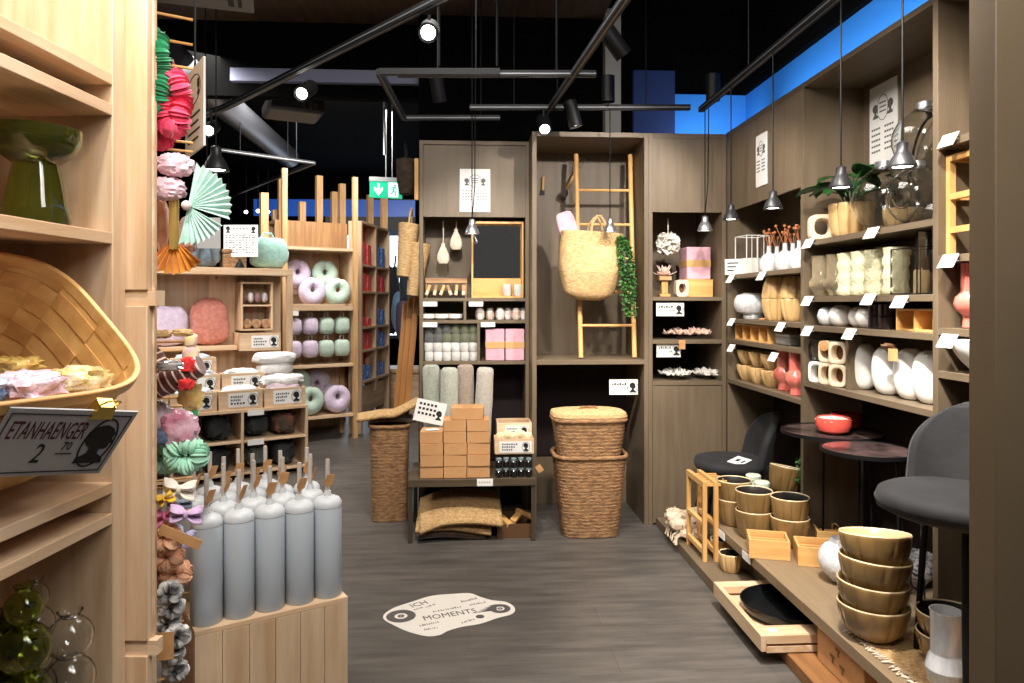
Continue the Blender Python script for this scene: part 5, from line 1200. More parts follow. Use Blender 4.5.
p0, p1 = onX(896, XF + .04, 1.339), onX(934, XF + .04, 1.339)
X('slot_box', 'bamboo tray box with two square slots by the upright', 'organiser', slots(p0.y - p1.y, .16, .088, 2), BM('y'), p0, -PI / 2)
# bay2 lowest shelf
rg = ovalring(.082, .08, .105, .68)
first = None
for lay in range(2):
    for i, (px, X_) in enumerate(((819.5, 1.745), (830, 1.75), (840.5, 1.755))):
        lb = f'oval wooden ring holder, {("lower", "upper")[lay]} row, {("by the upright", "in the middle", "by the board")[i]}'
        loc = onS(px, 1.056 + .107 * lay, X_)
        m = (WCER if lay == 0 else GLASS) if i == 0 else MT['pale_wood']
        if i == 0: q = X('ring_holder', lb, 'holder', rg, m, loc, -.9, 'oval ring holders', bev=.004)
        elif first is None: first = q = X('ring_holder', lb, 'holder', rg, m, loc, -.9, 'oval ring holders', bev=.004)
        else: D(first, loc, -.9, lb)
        if lay == 0 and i == 1: O('backing', B().box(-.028, .028, .02, .03, .02, .085), BROWNB, q)
X('divider_board', 'brown board standing between the ring holders and white vases', 'board', B().box(1.72, 1.95, -.008, .008, 0, .24), TP('z'), (0, onS(846.5, 1.056, 1.72).y, 1.056))
X('paper_tag', 'octagonal kraft tag on the upper ring holders', 'tag', B().lathe([(.026, 0), (.026, .001)], 8), KRAFT, onS(824, 1.245, 1.705), 0, rot=(PI / 2, 0, -.9))
def pebble(): 
    b = B(); sp = lambda v, e: math.copysign(abs(v) ** e, v)
    b.lathe([(math.cos(p_) ** .75 if abs(math.cos(p_)) > 1e-6 else 0, math.sin(p_)) for p_ in [(-PI / 2 + PI * k / 18) for k in range(19)]], 40, lambda a, i, r, z: (.068 * (r + 1e-4) * math.cos(a), .046 * (r + 1e-4) * math.sin(a)), cap=(0, 0))
    b.v = [Vector((v.x, v.y, .106 + .106 * (math.copysign(abs(v.z) ** .85, v.z)))) for v in b.v]; return b
wv = T('oval_vase', 'white oval pebble vase nearest the brown board', 'vase', onS(863, 1.056, 1.80), -.95, 'white oval vases')
O('body', pebble(), WCER, wv, sm=1.2); O('mouth', B().lathe([(.018, .2105), (.020, .2145), (.015, .2155), (.014, .2125)], 20, closed=True), POTIN, wv)
for i, px in enumerate((888, 911, 931)): D(wv, onS(px, 1.056, 1.80), -.95, f'white oval pebble vase, {("second from the board", "third from the board", "fourth from the board against the upright")[i]}')
q = X('paper_tag', 'kraft tag tied with twine on the second white oval vase', 'tag', B().box(-.018, .018, -.001, .001, -.05, 0), KRAFT, onX(893, 1.715, 1.265), -.9); O('twine', B().tube([(0, 0, 0), (.01, .02, .02), (.03, .04, .02)], .002, 5).blob((-.02, .01, .01), (.05, .03, .02), .5, 4, 12, 4), BROWNB, q)
# bay3
t = T('bamboo_lattice', 'bamboo open lattice stand in the near bay', 'stand', onX(946, XF + .03, 1.621), -PI / 2)
for x in (0, .2): O('post', B().box(x, x + .022, 0, .022, 0, .36), BM('z'), t); O('post', B().box(x, x + .022, .16, .182, 0, .36), BM('z'), t)
for z in (.08, .2, .338): O('rail', B().box(.0225, .1995, 0, .022, z, z + .022), BM('x'), t)
for z in (.2, .338): O('rail', B().box(0, .022, .0225, .1595, z, z + .022), BM('y'), t)
X('white_bowl', 'pale lobed bowl at the near end of the wall shelving', 'bowl', lobed(.06, .13, .12, 9, deep=.06), [WCER, WCER, WCER], onX(994, 1.80, 1.206), 0)
# ====================================================== low deck and bench along the right
DZ, BZ, DX, BX = .055, .24, 1.222, 1.352
t = T('display_platform', 'low taupe floor platform along the wall shelving', 'platform', (0, 0, 0))
O('board', B().box(DX, XF - .001, 3.4, 4.62, .001, DZ), TP('y'), t, bev=.002)
O('lower_board', B().box(DX + .05, XF - .001, 1.0, 3.399, .001, .05), wood('walnut', (150, 104, 62), (120, 82, 48), 'y', .5, False), t, bev=.002)
t = T('display_bench', 'taupe display bench top with drawers in front of the wall shelving', 'bench', (0, 0, 0))
SEAM = 2.84
BW = wood('bench_taupe_lit', (134, 115, 90), (122, 103, 79), 'y', .5, False)  # taupe stain lightened: the light on the top is in the colour
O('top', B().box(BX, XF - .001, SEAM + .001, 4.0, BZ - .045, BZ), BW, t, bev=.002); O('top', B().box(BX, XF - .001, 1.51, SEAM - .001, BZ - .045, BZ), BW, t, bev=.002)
O('front_panel', B().box(BX + .10, BX + .12, 3.05, 3.98, DZ + .001, BZ - .0455), TP('y'), t)
O('end_panel', B().box(BX + .121, XF - .001, 3.95, 3.97, DZ + .001, BZ - .0455), TP('x'), t)
O('support', B().box(BX + .25, XF - .001, 2.3, 2.32, .051, BZ - .0455), TP('x'), t); O('support', B().box(BX + .25, XF - .001, 1.55, 1.57, .051, BZ - .0455), TP('x'), t)
# cardboard box under the bench
p0 = PZ(817, 640, BZ - .045)
t = T('carton', 'flat cardboard box with printed marks standing under the bench', 'box', (1.372, 2.42, .0515)); O('body', B().box(0, .3, 0, .335, 0, .141), CARD, t, bev=.003)
b = B()
for i, (y, z) in enumerate(((.16, .10), (.2, .06), (.13, .05))): b.lathe([(.001, 0), (.014, 0), (.014, .0008), (.001, .0008)], 5, cap=(0, 0)) if False else b.box(-.0012, -.0002, y, y + .035, z, z + .012).box(-.0012, -.0002, y + .008, y + .02, z - .018, z)
O('print', b, mat('brown_print', (120, 84, 56), .7), t, sm=0)
# pulled out tray with black round tray
t = T('drawer', 'pale wooden drawer pulled out from under the bench', 'drawer', (0, 0, 0))
dx0, dx1, dy0, dy1, dz0, dz1 = 1.165, 1.448, 2.80, 3.36, .06, .125
O('front', B().box(dx0, dx0 + .022, dy0, dy1, dz0, dz1), PN('y'), t, bev=.002)
O('end_board', B().box(dx0 + .0225, dx1, dy0, dy0 + .09, dz0 + .03, dz1), PN('x'), t, bev=.002); O('end_board', B().box(dx0 + .0225, dx1, dy1 - .06, dy1, dz0 + .03, dz1), PN('x'), t, bev=.002)
O('bottom', B().box(dx0 + .0225, dx1, dy0, dy1, dz0 - .004, dz0 + .02), PN('y'), t)
t = T('round_tray', 'large black round tray lying in the pulled out drawer', 'tray', (1.405, 3.095, .082)); t.scale = (.9, .9, .9)
O('body', B().lathe([(.001, 0), (.19, .0), (.215, .03), (.222, .058), (.216, .058), (.208, .03), (.186, .007), (.001, .006)], 64, lambda a, i, r, z: (min(r * math.cos(a), .03) if r > 0 else 0, r * math.sin(a)), cap=(0, 0)), mat('black_lacquer', (18, 20, 22), .25), t)
X('price_tag', 'round white price sticker on the pulled out drawer', 'price tag', B().lathe([(.018, 0), (.018, .001)], 20), WH, (1.23, 2.845, .1255))
for i, (px, py) in enumerate(((722, 532), (747, 551))):
    p = PX(px, py, BX - .001)
    X('price_tag', f'white price tag folded over the bench edge {("by the far olive pots", "before the bamboo boxes")[i]}', 'price tag', B().box(-.05, .05, -.0015, .0015, -.03, .008), WH, (p.x - .004, p.y, BZ - .012), -PI / 2, 'price tags on the bench edge')
# pots on the bench
OP = lambda: lobed(.066, .094, .145, 12, deep=.055, rim=1, pw=.7)
opot = X('olive_pot', 'glazed olive lobed pot, lower of the pair nearest the bamboo rack', 'pot', OP(), [OLIVE, OLIVER, POTIN], (0, 0, 0), 0, 'glazed olive pots on the bench', sm=.8)
stacks = [((734, 524), 'nearest the bamboo rack'), ((754, 537), 'in front of the group'), ((790, 545), 'beside the dark table legs'), ((778, 519), 'at the back under the tilted pot')]
for i, ((px, py), nm) in enumerate(stacks):
    p = PZ(px, py, BZ + .001)
    if i == 0: opot.location = p
    else: D(opot, p, i * .7, f'glazed olive lobed pot, lower of the pair {nm}')
    if i < 3: D(opot, (p.x, p.y, BZ + .101), .3 + i, f'glazed olive lobed pot, upper of the pair {nm}')
    else: D(opot, (p.x + .03, p.y, BZ + .150), None, 'glazed olive lobed pot tilted on top of the group', rot=(0, .22, .4))
# bamboo drawer boxes
def comp(w, d, h, n):
    b = B().box(0, w, 0, d, 0, .01).box(0, w, 0, .011, .01, h).box(0, w, d - .011, d, .01, h).box(0, .011, .011, d - .011, .01, h).box(w - .011, w, .011, d - .011, .01, h)
    for i in range(1, n): b.box(.011, w - .011, d * i / n - .004, d * i / n + .004, .01, h - .012)
    return b
for i, (px, py, w, lb) in enumerate(((749, 558, .185, 'two part bamboo box in front of the olive pots'), (798, 566, .165, 'two part bamboo box beside the white glass ball'), (817, 549, .12, 'bamboo box furthest right of the three by the pots'))):
    p = PZ(px, py, BZ + .001)
    X('bamboo_box', lb, 'box', comp(w, .165, .088, 2), BM('x'), p, -.30, 'open bamboo boxes on the bench', bev=.001)
# speckled glass balls
t = T('glass_ball_vase', 'white speckled glass ball vase behind the olive bowl stack', 'vase', PZ(842, 582, BZ + .001))
O('body', B().lathe([(.001, 0), (.03, 0), (.05, .012)] + [(.098 * math.cos(a), .098 + .092 * math.sin(a)) for a in [-.9 + .19 * k for k in range(11)]] + [(.05, .185), (.04, .192), (.036, .185), (.001, .17)], 40, cap=(0, 0)), SPEC, t, sm=1.2)
t = T('glass_ball_vase', 'white glass bowl vase with dark speckles before the chair leg', 'vase', PZ(914, 585, BZ + .001))
O('body', B().lathe([(.001, 0), (.03, 0), (.05, .012)] + [(.085 * math.cos(a), .085 + .082 * math.sin(a)) for a in [-.9 + .17 * k for k in range(9)]] + [(.078, .135), (.06, .05), (.001, .03)], 40, cap=(0, 0)), mat('dark_speckle', (238, 238, 238), .12, (120, 124, 132), 90, tr=.2, coat=.5, det=1), t, sm=1.2)
# bowl stack
OB = lobed(.073, .122, .125, 12, deep=.05, rim=1, pw=.65)
p = Vector((1.46, 2.515, BZ + .009))
ob = X('olive_bowl', 'glazed olive bowl at the bottom of the four bowl stack', 'bowl', OB, [OLIVE, OLIVER, mat('bowl_inside', (206, 180, 132), .25, coat=.5)], p, 0, 'glazed olive bowls on the runner', sm=.8)
for k, (dx, tx, lb) in enumerate(((-.004, .03, 'second from the bottom of the four bowl stack'), (.002, .07, 'third from the bottom of the four bowl stack'), (.012, .15, 'tilted on top of the four bowl stack'))):
    D(ob, (p.x + dx, p.y, p.z + .079 * (k + 1) + .004 * k), None, f'glazed olive bowl {lb}', rot=(.02 * k, tx, k * .8))
p2 = Vector((1.602, 2.30, BZ + .009))
dk = X('olive_bowl', 'glazed olive bowl with black inside, lower of the two beside the chair leg', 'bowl', OB, [OLIVE, OLIVER, POTIN], p2, .4, 'dark lined bowls on the runner', sm=.8)
D(dk, (p2.x, p2.y, p2.z + .069), 1.1, 'glazed olive bowl with black inside, upper of the two beside the chair leg', sc=.86); dk.scale = (.86, .86, .86)
# jute runner with fringe
ra, rb = PZ(838, 622, BZ), PZ(925, 683, BZ)
t = T('jute_runner', 'natural jute runner with fringed edge under the olive bowls', 'runner', (0, 0, BZ + .001))
b = B().grid(lambda u, v: (BX + .06 + .27 * u + .04 * (1 - v), 1.52 + 1.06 * v, .003 + .0012 * math.sin(v * 60) * math.sin(u * 50)), 20, 36); O('cloth', b, JUTE, t, solid=.003)
b = B(); rn = random.Random(3)
for k in range(90):
    y = 1.53 + 1.04 * k / 89; x_ = BX + .062 + .04 * (1 - (y - 1.52) / 1.06); b.tube([(x_, y, .003), (x_ - .014, y + rn.uniform(-.01, .01), .004), (x_ - rn.uniform(.024, .04), y + rn.uniform(-.016, .016), .0035)], .0028, 5)
O('fringe', b, ROPEL, t)
# near speckled vase and bamboo box
SV = mat('frosted_vase', (240, 240, 240), .2, (214, 216, 220), 40, tr=.3, coat=.4, st=(1, 1, .4), det=2)
p = PZ(946, 674, BZ + .006)
X('bulb_vase', 'white speckled vase with wide cylinder neck and bulb base near the pillar', 'vase', B().lathe([(.04, 0), (.046, .006), (.044, .02), (.062, .04), (.07, .068), (.06, .095), (.052, .104), (.053, .2), (.056, .205), (.051, .205), (.048, .11), (.001, .1)], 40, cap=(1, 0)), SV, (1.462, 2.12, BZ + .006), 0).scale = (.84, .84, 1.28)
p = PZ(938, 690, BZ + .006)
t = T('bamboo_box', 'bamboo box with groove at the near end of the runner', 'box', (1.452, 1.76, BZ + .006), .0); O('body', comp(.25, .22, .085, 1), BM('x'), t, bev=.001); O('groove', B().box(-.001, .001, .002, .218, .04, .043), BROWNB, t)
# ---------- under the bench front: pots and rack on the platform
for i, (px, py) in enumerate(((731, 571), (722, 556))):
    p = PZ(px, py, DZ + .001); X('small_pot', f'small tan lobed pot {("in front", "behind")[i]} under the bench edge beside the bamboo rack', 'pot', lobed(.045, .064, .098, 10, deep=.1), [TAN, OLIVER, POTIN], p, i, 'small pots under the bench edge')
pa, pb_ = PZ(692, 548, DZ), PZ(706, 563, DZ)
t = T('bamboo_rack', 'bamboo shower rack with slatted top standing on the platform', 'rack', (1.262, 3.80, DZ + .001))
HR = .43
for y in (0, .28):
    for x in (0, .062): O('leg', B().box(x, x + .022, y, y + .022, 0, HR), BM('z'), t, bev=.001)
for x in (0, .062):
    O('side_rail', B().box(x, x + .024, .0245, .2795, HR - .03, HR), BM('y'), t); O('side_rail', B().box(x, x + .024, .0245, .2795, .04, .065), BM('y'), t); O('side_rail', B().box(x, x + .024, .0245, .2795, .19, .21), BM('y'), t)
for k in range(5): O('slat', B().box(.023, .16, .023 + .056 * k, .04 + .056 * k, HR - .028, HR - .014), BM('x'), t)
t = T('cotton_bundle', 'cream knotted cotton net bundle lying behind the bamboo rack', 'textile', (1.285, 4.22, DZ + .001))
b = B(); rn = random.Random(5)
for k in range(16): 
    c_ = (rn.uniform(-.06, .10), rn.uniform(-.1, .16), rn.uniform(.03, .12)); b.blob(c_, (.09, .09, .06), .4, k, 14, 3)
O('netting', b, ROPEL, t)
b = B()
for k in range(16):
    y = rn.uniform(-.12, .1); b.tube([(-.05, y, .05), (-.075, y + .01, .03), (-.082 - rn.random() * .01, y + rn.uniform(-.02, .02), -.004)], .004, 5)
O('tassels', b, ROPEL, t)
for i, (px, py) in enumerate(((1.585, 3.80), (1.60, 3.955))):
    q = X('lidded_jar', f'{ORD[i]} from the bamboo rack of the pale lidded jars behind the olive pots', 'jar', B().lathe([(.032, 0), (.039, .01), (.04, .21), (.036, .22)], 24, cap=(1, 1)), fab('jar_pale', (206, 204, 170), (190, 190, 150), 0, .3), (px, py, BZ + .001), 0, 'pale lidded jars'); O('lid', B().lathe([(.041, .2205), (.042, .24), (.037, .246), (.001, .248)], 24, cap=(1, 0)), fab('lid_mint', (216, 226, 206), None, 0, .3), q)
trail('green trailing plant low behind the olive pots under the tables', 800, 466, 803, 496, 3.85, 160, .03, LEAF, 9)
# ---------- chairs
def chair(name, label, loc, rz, sh=.46, backh=.40, legs=None):
    t = T(name, label, 'chair', loc, rz)
    def seat(a, i, r, z): return (.23 * r * math.copysign(abs(math.cos(a)) ** .85, math.cos(a)), .225 * r * math.copysign(abs(math.sin(a)) ** .85, math.sin(a)) * (1.0))
    O('seat', B().lathe([(.001, sh - .075), (.8, sh - .075), (.97, sh - .055), (1.0, sh - .03), (.96, sh - .006), (.8, sh + .003), (.001, sh)], 56, seat, cap=(0, 0)), VELV, t, sm=1.2)
    def bk_(u, v):
        a = (u - .5) * 2; h = v
        wd = .205 * (1 - .0 * h) * (math.sqrt(max(0, 1 - max(0, (h - .35) / .65) ** 2.2)))
        x = a * wd; y = .19 + .07 * h - .10 * (abs(x) / .225) ** 2
        return (x, y, sh - .03 + backh * h)
    O('backrest', B().grid(bk_, 24, 18), VELV, t, solid=.04, sm=1.2, bev=0)
    for (lx, ly) in legs or ((-.2, -.2), (.2, -.2), (-.2, .2), (.2, .2)): O('leg', B().tube([(lx * .72, ly * .68, sh - .076), (lx, ly, 0)], [.012, .009], 10), BLK, t)
    return t
chair('side_chair', 'charcoal chair in the dark recess at the corner with a white card on its seat', (1.60, 4.28, DZ + .004), -PI / 2 - .15, .45, .31)
p = onX(742, 1.64, 0)
q = X('price_sign', 'white card lying tilted on the seat of the corner chair', 'sign', B().box(-.065, .065, -.045, .045, 0, .003), WH, (1.60, 4.16, DZ + .462), .7, rot=(.12, -.1, .7))
b = B().box(-.03, .02, -.03, -.02, .0031, .0042).box(-.02, .02, .0, .02, .0031, .0042); O('print', b, INK, q, sm=0)
c2 = chair('side_chair', 'charcoal velvet counter chair with rounded back beside the pillar', (1.525, 2.15, BZ + .007), -PI / 2 + .6, .615, .29, [(x * math.cos(.6 - PI / 2) + y * math.sin(.6 - PI / 2), -x * math.sin(.6 - PI / 2) + y * math.cos(.6 - PI / 2)) for x, y in ((.035, .27), (-.085, -.15), (.12, -.13), (.17, 0))])
# ---------- marble side tables
def stable(label, p, r, hz):
    t = T('side_table', label, 'side table', (p.x, p.y, BZ + .001)); h = hz - BZ - .001
    O('tabletop', B().lathe([(.001, h - .012), (r - .006, h - .012), (r, h - .010), (r, h - .004), (r - .004, h), (.001, h)], 64, cap=(0, 0)), MARB, t)
    O('rim', B().lathe([(r + .0005, h - .013), (r + .005, h - .013), (r + .005, h + .003), (r + .0005, h + .003)], 64, closed=True), BLK, t)
    for k in range(3):
        a = (0, 1.3, -1.3)[k]; O('leg', B().rod((r * .8 * math.cos(a), r * .8 * math.sin(a), h - .0125), (r * .9 * math.cos(a), r * .9 * math.sin(a), 0), .005), BLK, t)
    return t
T1 = P(832, 431, 3.40); T2 = P(868, 449, 2.92)
stable('larger round dark marble side table carrying the red bowls', T1, .222, T1.z); stable('smaller round dark marble side table nearer the velvet chair', T2, .175, T2.z)
def rbowl(r): return B().lathe([(.001, .004), (r * .5, 0), (r * .85, r * .2), (r, r * .55), (r * .93, r * .92), (r * .88, r * .95), (r * .9, r * .6), (r * .75, r * .28), (r * .4, r * .1), (.001, r * .08)], 40, cap=(0, 0))
q = X('red_bowl', 'coral red glossy bowl at the front of the marble table', 'bowl', rbowl(.08), CORALC, (T1.x - .03, T1.y - .07, T1.z + .001)); O('filling', B().blob((0, 0, .062), (.13, .13, .025), .3, 3, 24, 5), fab('petals', (236, 216, 210), (200, 120, 110)), q)
X('red_bowl', 'wine red glossy bowl behind the coral one', 'bowl', rbowl(.08), WINE, (T1.x + .10, T1.y + .05, T1.z + .001))
# wire rack in the shadow
t = T('wire_rack', 'low black wire rack in shadow behind the bamboo boxes', 'rack', (1.84, 3.1, BZ + .001))
b = B()
for k in range(9): b.rod((0, -.3 + .09 * k, 0), (0, -.3 + .09 * k, .09), .0035, 6)
b.rod((0, -.3, .09), (0, .42, .09), .004, 6).rod((0, -.3, .03), (0, .42, .03), .004, 6); O('wires', b, BLK, t)
# ====================================================== floor sticker
pts = [(383, 618), (392, 609), (412, 602), (432, 596), (455, 594), (470, 593.5), (480, 597), (492, 600.5), (505, 602), (513, 606), (515, 611), (510, 615), (498, 618), (480, 624), (462, 627), (448, 631), (440, 635), (428, 636.5), (412, 633), (397, 627)]
wp = [PZ(x, y, .0) for x, y in pts]; cx = sum(p.x for p in wp) / len(wp); cy = sum(p.y for p in wp) / len(wp)
def smooth(q, n=4):
    out = []; m = len(q)
    for i in range(m):
        p0, p1, p2, p3 = q[i - 1], q[i], q[(i + 1) % m], q[(i + 2) % m]
        for k in range(n):
            f = k / n; out.append(tuple(.5 * (2 * b_ + (c_ - a_) * f + (2 * a_ - 5 * b_ + 4 * c_ - d_) * f * f + (3 * b_ - a_ - 3 * c_ + d_) * f ** 3) for a_, b_, c_, d_ in zip(p0, p1, p2, p3)))
    return out
poly = smooth([(p.x - cx, p.y - cy) for p in wp])
st_ = X('floor_sticker', 'white printed cloud shaped sticker on the dark floor', 'sticker', B().slab(poly, 0, .0012), mat('sticker_white', (226, 220, 210), .5), (cx, cy, .0004), sm=0)
def ft(b, s_, px, py, size, sx=1.0, ang=0):
    p = PZ(px, py, 0); vs, fs = textmesh(s_, 'CENTER'); c_, s2 = math.cos(ang), math.sin(ang)
    b.add([((p.x - cx) + v[0] * size * sx * c_ - v[1] * size * s2, (p.y - cy) + v[0] * size * sx * s2 + v[1] * size * c_, .0016 + v[2] * .0003) for v in vs], fs)
b = B(); AG = .30
ft(b, 'ICH', 419, 604.5, .06, .9, .55); ft(b, 'MOMENTS', 450, 615, .068, .8, AG)
O('lettering', b, mat('ink_soft', (64, 58, 56), .6), st_, sm=0)
b = B(); rn = random.Random(12)
def squiggle(px0, py0, px1, py1, n, h):   # rows of small unreadable pen strokes
    a, e = PZ(px0, py0, 0), PZ(px1, py1, 0)
    for k in range(n):
        p = a.lerp(e, (k + rn.uniform(.1, .4)) / n) - Vector((cx, cy, 0)); d = (e - a).normalized(); w_ = (e - a).length / n * rn.uniform(.3, .6); q = Vector((-d.y, d.x, 0)) * h * rn.uniform(.5, 1)
        b.add([(p.x, p.y, .0016), (p.x + d.x * w_, p.y + d.y * w_, .0016), (p.x + d.x * w_ + q.x, p.y + d.y * w_ + q.y, .0016), (p.x + q.x * .6, p.y + q.y * .6, .0016)], [(0, 1, 2, 3)])
for args in ((433, 613, 462, 607.5, 12, .022), (426, 608.5, 436, 605, 6, .02), (420, 627, 440, 623, 9, .03), (424, 631, 438, 628.5, 7, .02), (462, 603, 478, 599, 8, .03), (470, 606, 486, 603, 8, .02), (414, 611, 424, 608, 5, .02), (462, 624, 476, 620, 6, .025)): squiggle(*args)
O('print', b, MT['ink_soft'], st_, sm=0)
def disc(b, px, py, r0, r1, n=30, e=1.0):
    p = PZ(px, py, 0); vs = []
    for k in range(n):
        a = 2 * PI * k / n
        for r in (r0, r1): vs.append((p.x - cx + r * math.cos(a) * e, p.y - cy + r * math.sin(a), .0018))
    b.add(vs, [(2 * k, 2 * k + 1, (2 * k + 3) % (2 * n), (2 * k + 2) % (2 * n)) for k in range(n)])
DRW = mat('ink_grey', (86, 82, 80), .6)
b = B(); disc(b, 401, 616.5, .03, .068); disc(b, 401, 616.5, .004, .016); O('curl_drawing', b, DRW, st_, sm=0)
b = B(); disc(b, 500, 609, .022, .05); disc(b, 500, 609, .004, .013)
p = PZ(482, 611, 0); q0 = (p.x - cx, p.y - cy)
for k in range(5): b.add([(q0[0] - .05 + .02 * k, q0[1] - .03 + .02 * k, .0017), (q0[0] + .07, q0[1] + .01 * k, .0017), (q0[0] + .07, q0[1] + .02 + .012 * k, .0017)], [(0, 1, 2)])
disc(b, 480, 617, .0, .02)
O('bird_drawing', b, DRW, st_, sm=0)
# ====================================================== ceiling gear
TZ = 2.68
def track(label, pts, r=.016):
    b = B()
    for a, c_ in zip(pts[:-1], pts[1:]):
        a, c_ = Vector(a), Vector(c_); d = c_ - a; b.at((a + c_) / 2, (0, 0, math.atan2(d.y, d.x))).bx((0, 0, 0), (d.length, .034, .032)); 
        b.at((a + c_) / 2, (0, 0, math.atan2(d.y, d.x))).bx((0, -.0175, -.002), (d.length, .001, .006), 1).bx((0, 0, -.0165), (d.length, .008, .001), 1)
    t = X('lighting_track', label, 'lighting track', b.at(), [BLK, TRKL]); 
    n = B()
    for p in (Vector(pts[0]).lerp(Vector(pts[1]), .2), Vector(pts[-2]).lerp(Vector(pts[-1]), .8)): n.rod(p + Vector((0, 0, .016)), Vector((p.x, p.y, 3.56)), .004, 6)
    O('hanger', n, BLK, t); return t
def pz(px, py): return PZ(px, py, TZ)
a1, a2 = pz(228, 106), pz(422, 8)
k_ = (a2 - a1).normalized()
track('long black lighting track crossing the ceiling from the left', [pz(200, 117), a1, a2, a2 + k_ * 1.2])
b1, b2 = pz(547, 112), pz(622, 3); track('black lighting track running towards the ladder', [b1, b2, b2 + (b2 - b1).normalized() * 1.2])
track('cross track in front of the back cabinets', [pz(470, 107.5), pz(690, 107.5)])
track('black lighting track along the right wall shelving', [Vector((1.48, 4.5, TZ)), Vector((1.48, .6, TZ))])
track('black cross track above the middle of the aisle', [pz(398, 74), pz(596, 74)])
f_ = [pz(379, 72), pz(404, 118), pz(500, 118), pz(500, 72)]
track('rectangular track frame with pale edges above the left cabinet', [f_[3], f_[0], f_[1], f_[2]])
def lz(px, py, z): return PZ(px, py, z)
for i, (A_, B_, lb) in enumerate((((220, 150), (314, 163), 'far black track above the counter sign'), ((314, 163), (213, 203), 'far black track angled above the mint bag'), ((316, 235), (236, 217), 'lowest far track at the left'))):
    if i < 2: 
        z = 2.86; track(lb, [lz(*A_, z), lz(*B_, z)])
def spot(label, px, py, d, aim, on, L_=.16, r=.042, top=TZ):
    """track spotlight: px,py of the lens end"""
    p = P(px, py, d); v = (Vector(aim) - p).normalized(); q = v.to_track_quat('Z', 'Y').to_euler()
    t = T('track_spotlight', label, 'spotlight', p, rot=q)
    O('housing', B().lathe([(.001, -L_), (r, -L_), (r, 0), (r - .004, 0), (r - .004, -.02), (.001, -.02)], 24, cap=(0, 0)), BLK, t)
    O('lens', B().lathe([(.001, -.012), (r * .72, -.012)], 24, cap=(0, 0)), EMW if on else SILV, t)
    c_ = p - v * L_ * .55; loc = (t.matrix_basis.inverted() @ Vector((c_.x, c_.y, top)))
    base = t.matrix_basis.inverted() @ c_
    O('bracket', B().rod(base, loc, .007, 8), BLK, t); return p
LS = []
def spotlight(loc, aim, W, ang, col=(1, .93, .85), r=.04, blend=.5):
    l = bpy.data.lights.new('spot_light', 'SPOT'); l.energy = W; l.spot_size = math.radians(ang); l.spot_blend = blend; l.color = col; l.shadow_soft_size = r
    o = bpy.data.objects.new('spot_light', l); C.objects.link(o); o.location = loc; o.rotation_euler = (Vector(aim) - Vector(loc)).to_track_quat('-Z', 'Y').to_euler(); return o
def area(loc, aim, W, sx, sy, col=(1, .95, .89)):
    l = bpy.data.lights.new('area_light', 'AREA'); l.energy = W; l.shape = 'RECTANGLE'; l.size = sx; l.size_y = sy; l.color = col
    o = bpy.data.objects.new('area_light', l); C.objects.link(o); o.location = loc; o.rotation_euler = (Vector(aim) - Vector(loc)).to_track_quat('-Z', 'Y').to_euler(); return o
heads = [('lit black track spotlight at the top of the long track', 428, 33, 3.0, (-.2, -.5, .8), 1), ('lit black track spotlight in the middle of the long track', 301, 94, 3.9, (-1.4, 1.0, .9), 1), ('lit track spotlight above the hair accessories', 208, 131, 4.5, (-1.3, 1.2, 1.0), 1),
         ('lit track spotlight above the ladder bay corner', 545, 130, 4.45, (.5, 2.0, .6), 1), ('black track spotlight turned to the left cabinet', 440, 102, 4.3, (.1, 4.9, 1.0), 0), ('large black track spotlight turned to the wall shelving', 624, 56, 3.4, (1.8, 3.6, 1.3), 1),
         ('black track spotlight near the ladder bay top', 576, 127, 4.4, (1.2, 4.4, .5), 1), ('black track spotlight hanging straight down over the ladder', 608, 102, 4.5, (.9, 4.5, .3), 0), ('black track spotlight at the corner of the blue wall', 713, 101, 4.4, (1.5, 4.4, .3), 0)]
for lb, px, py, d, aim, on in heads: spot(lb, px, py, d, aim, on)
def pendant(label, px, py, d, top, sc=1.0, m=None, cords=1, pos=None):
    """px,py: rim centre of the shade"""
    p = Vector(pos) if pos is not None else P(px, py, d)
    t = T('pendant_lamp', label, 'pendant lamp', p, 0, 'small pendant lamps'); m = m or mat('pendant_black', (40, 40, 42), .4) if 'pendant_black' not in MT and m is None else (m or MT['pendant_black'])
    s_ = sc
    O('shade', B().lathe([(q * s_, z * s_) for q, z in [(.062, 0), (.060, .012), (.05, .04), (.036, .065), (.026, .08), (.025, .115), (.012, .125), (.001, .126)]], 28, cap=(0, 0)), m, t, solid=.002)
    O('bulb', B().lathe([(.001, .006 * s_), (.046 * s_, .008 * s_), (.046 * s_, .014 * s_), (.001, .016 * s_)], 24, cap=(0, 0)), EMW, t)
    b = B()
    for k in range(cords):
        x = .016 * k * s_; b.tube([(0, 0, .12 * s_), (x * 1.5, 0, .3), (x * 2, 0, top - p.z)], .0035, 6)
    O('cord', b, BLK, t)
    l = spotlight((p.x, p.y, p.z - .012), (p.x, p.y, 0), PENDW * (.4 if sc < .7 else 1), 150, r=.04, blend=.8); return p
PENDW = 4
for px, py, lb in ((773, 211, 'pendant lamp before the upper panel of the wall shelving'), (731, 222, 'black pendant lamp at the corner of the wall shelving'), (841, 190.5, 'pendant lamp in front of the potted plant'), (902.5, 170, 'pendant lamp in front of the glass globes')):
    pendant(lb, 0, 0, 0, TZ - .016, .72, pos=PX(px, py - 2, 1.48))
pendant('silver pendant lamp above the corner cabinet shelf', 705, 231, 4.5, TZ - .016, .75, SILV, 2)
pendant('silver pendant lamp hanging in front of the ladder', 610, 232, 4.5, TZ - .016, .68, SILV)
pendant('silver pendant lamp with two cords before the mirror cabinet', 472, 234, 4.6, 3.56, .75, SILV, 2)
pendant('black bell pendant lamp near the counter sign', 216, 171, 4.3, 3.56, 1.2)
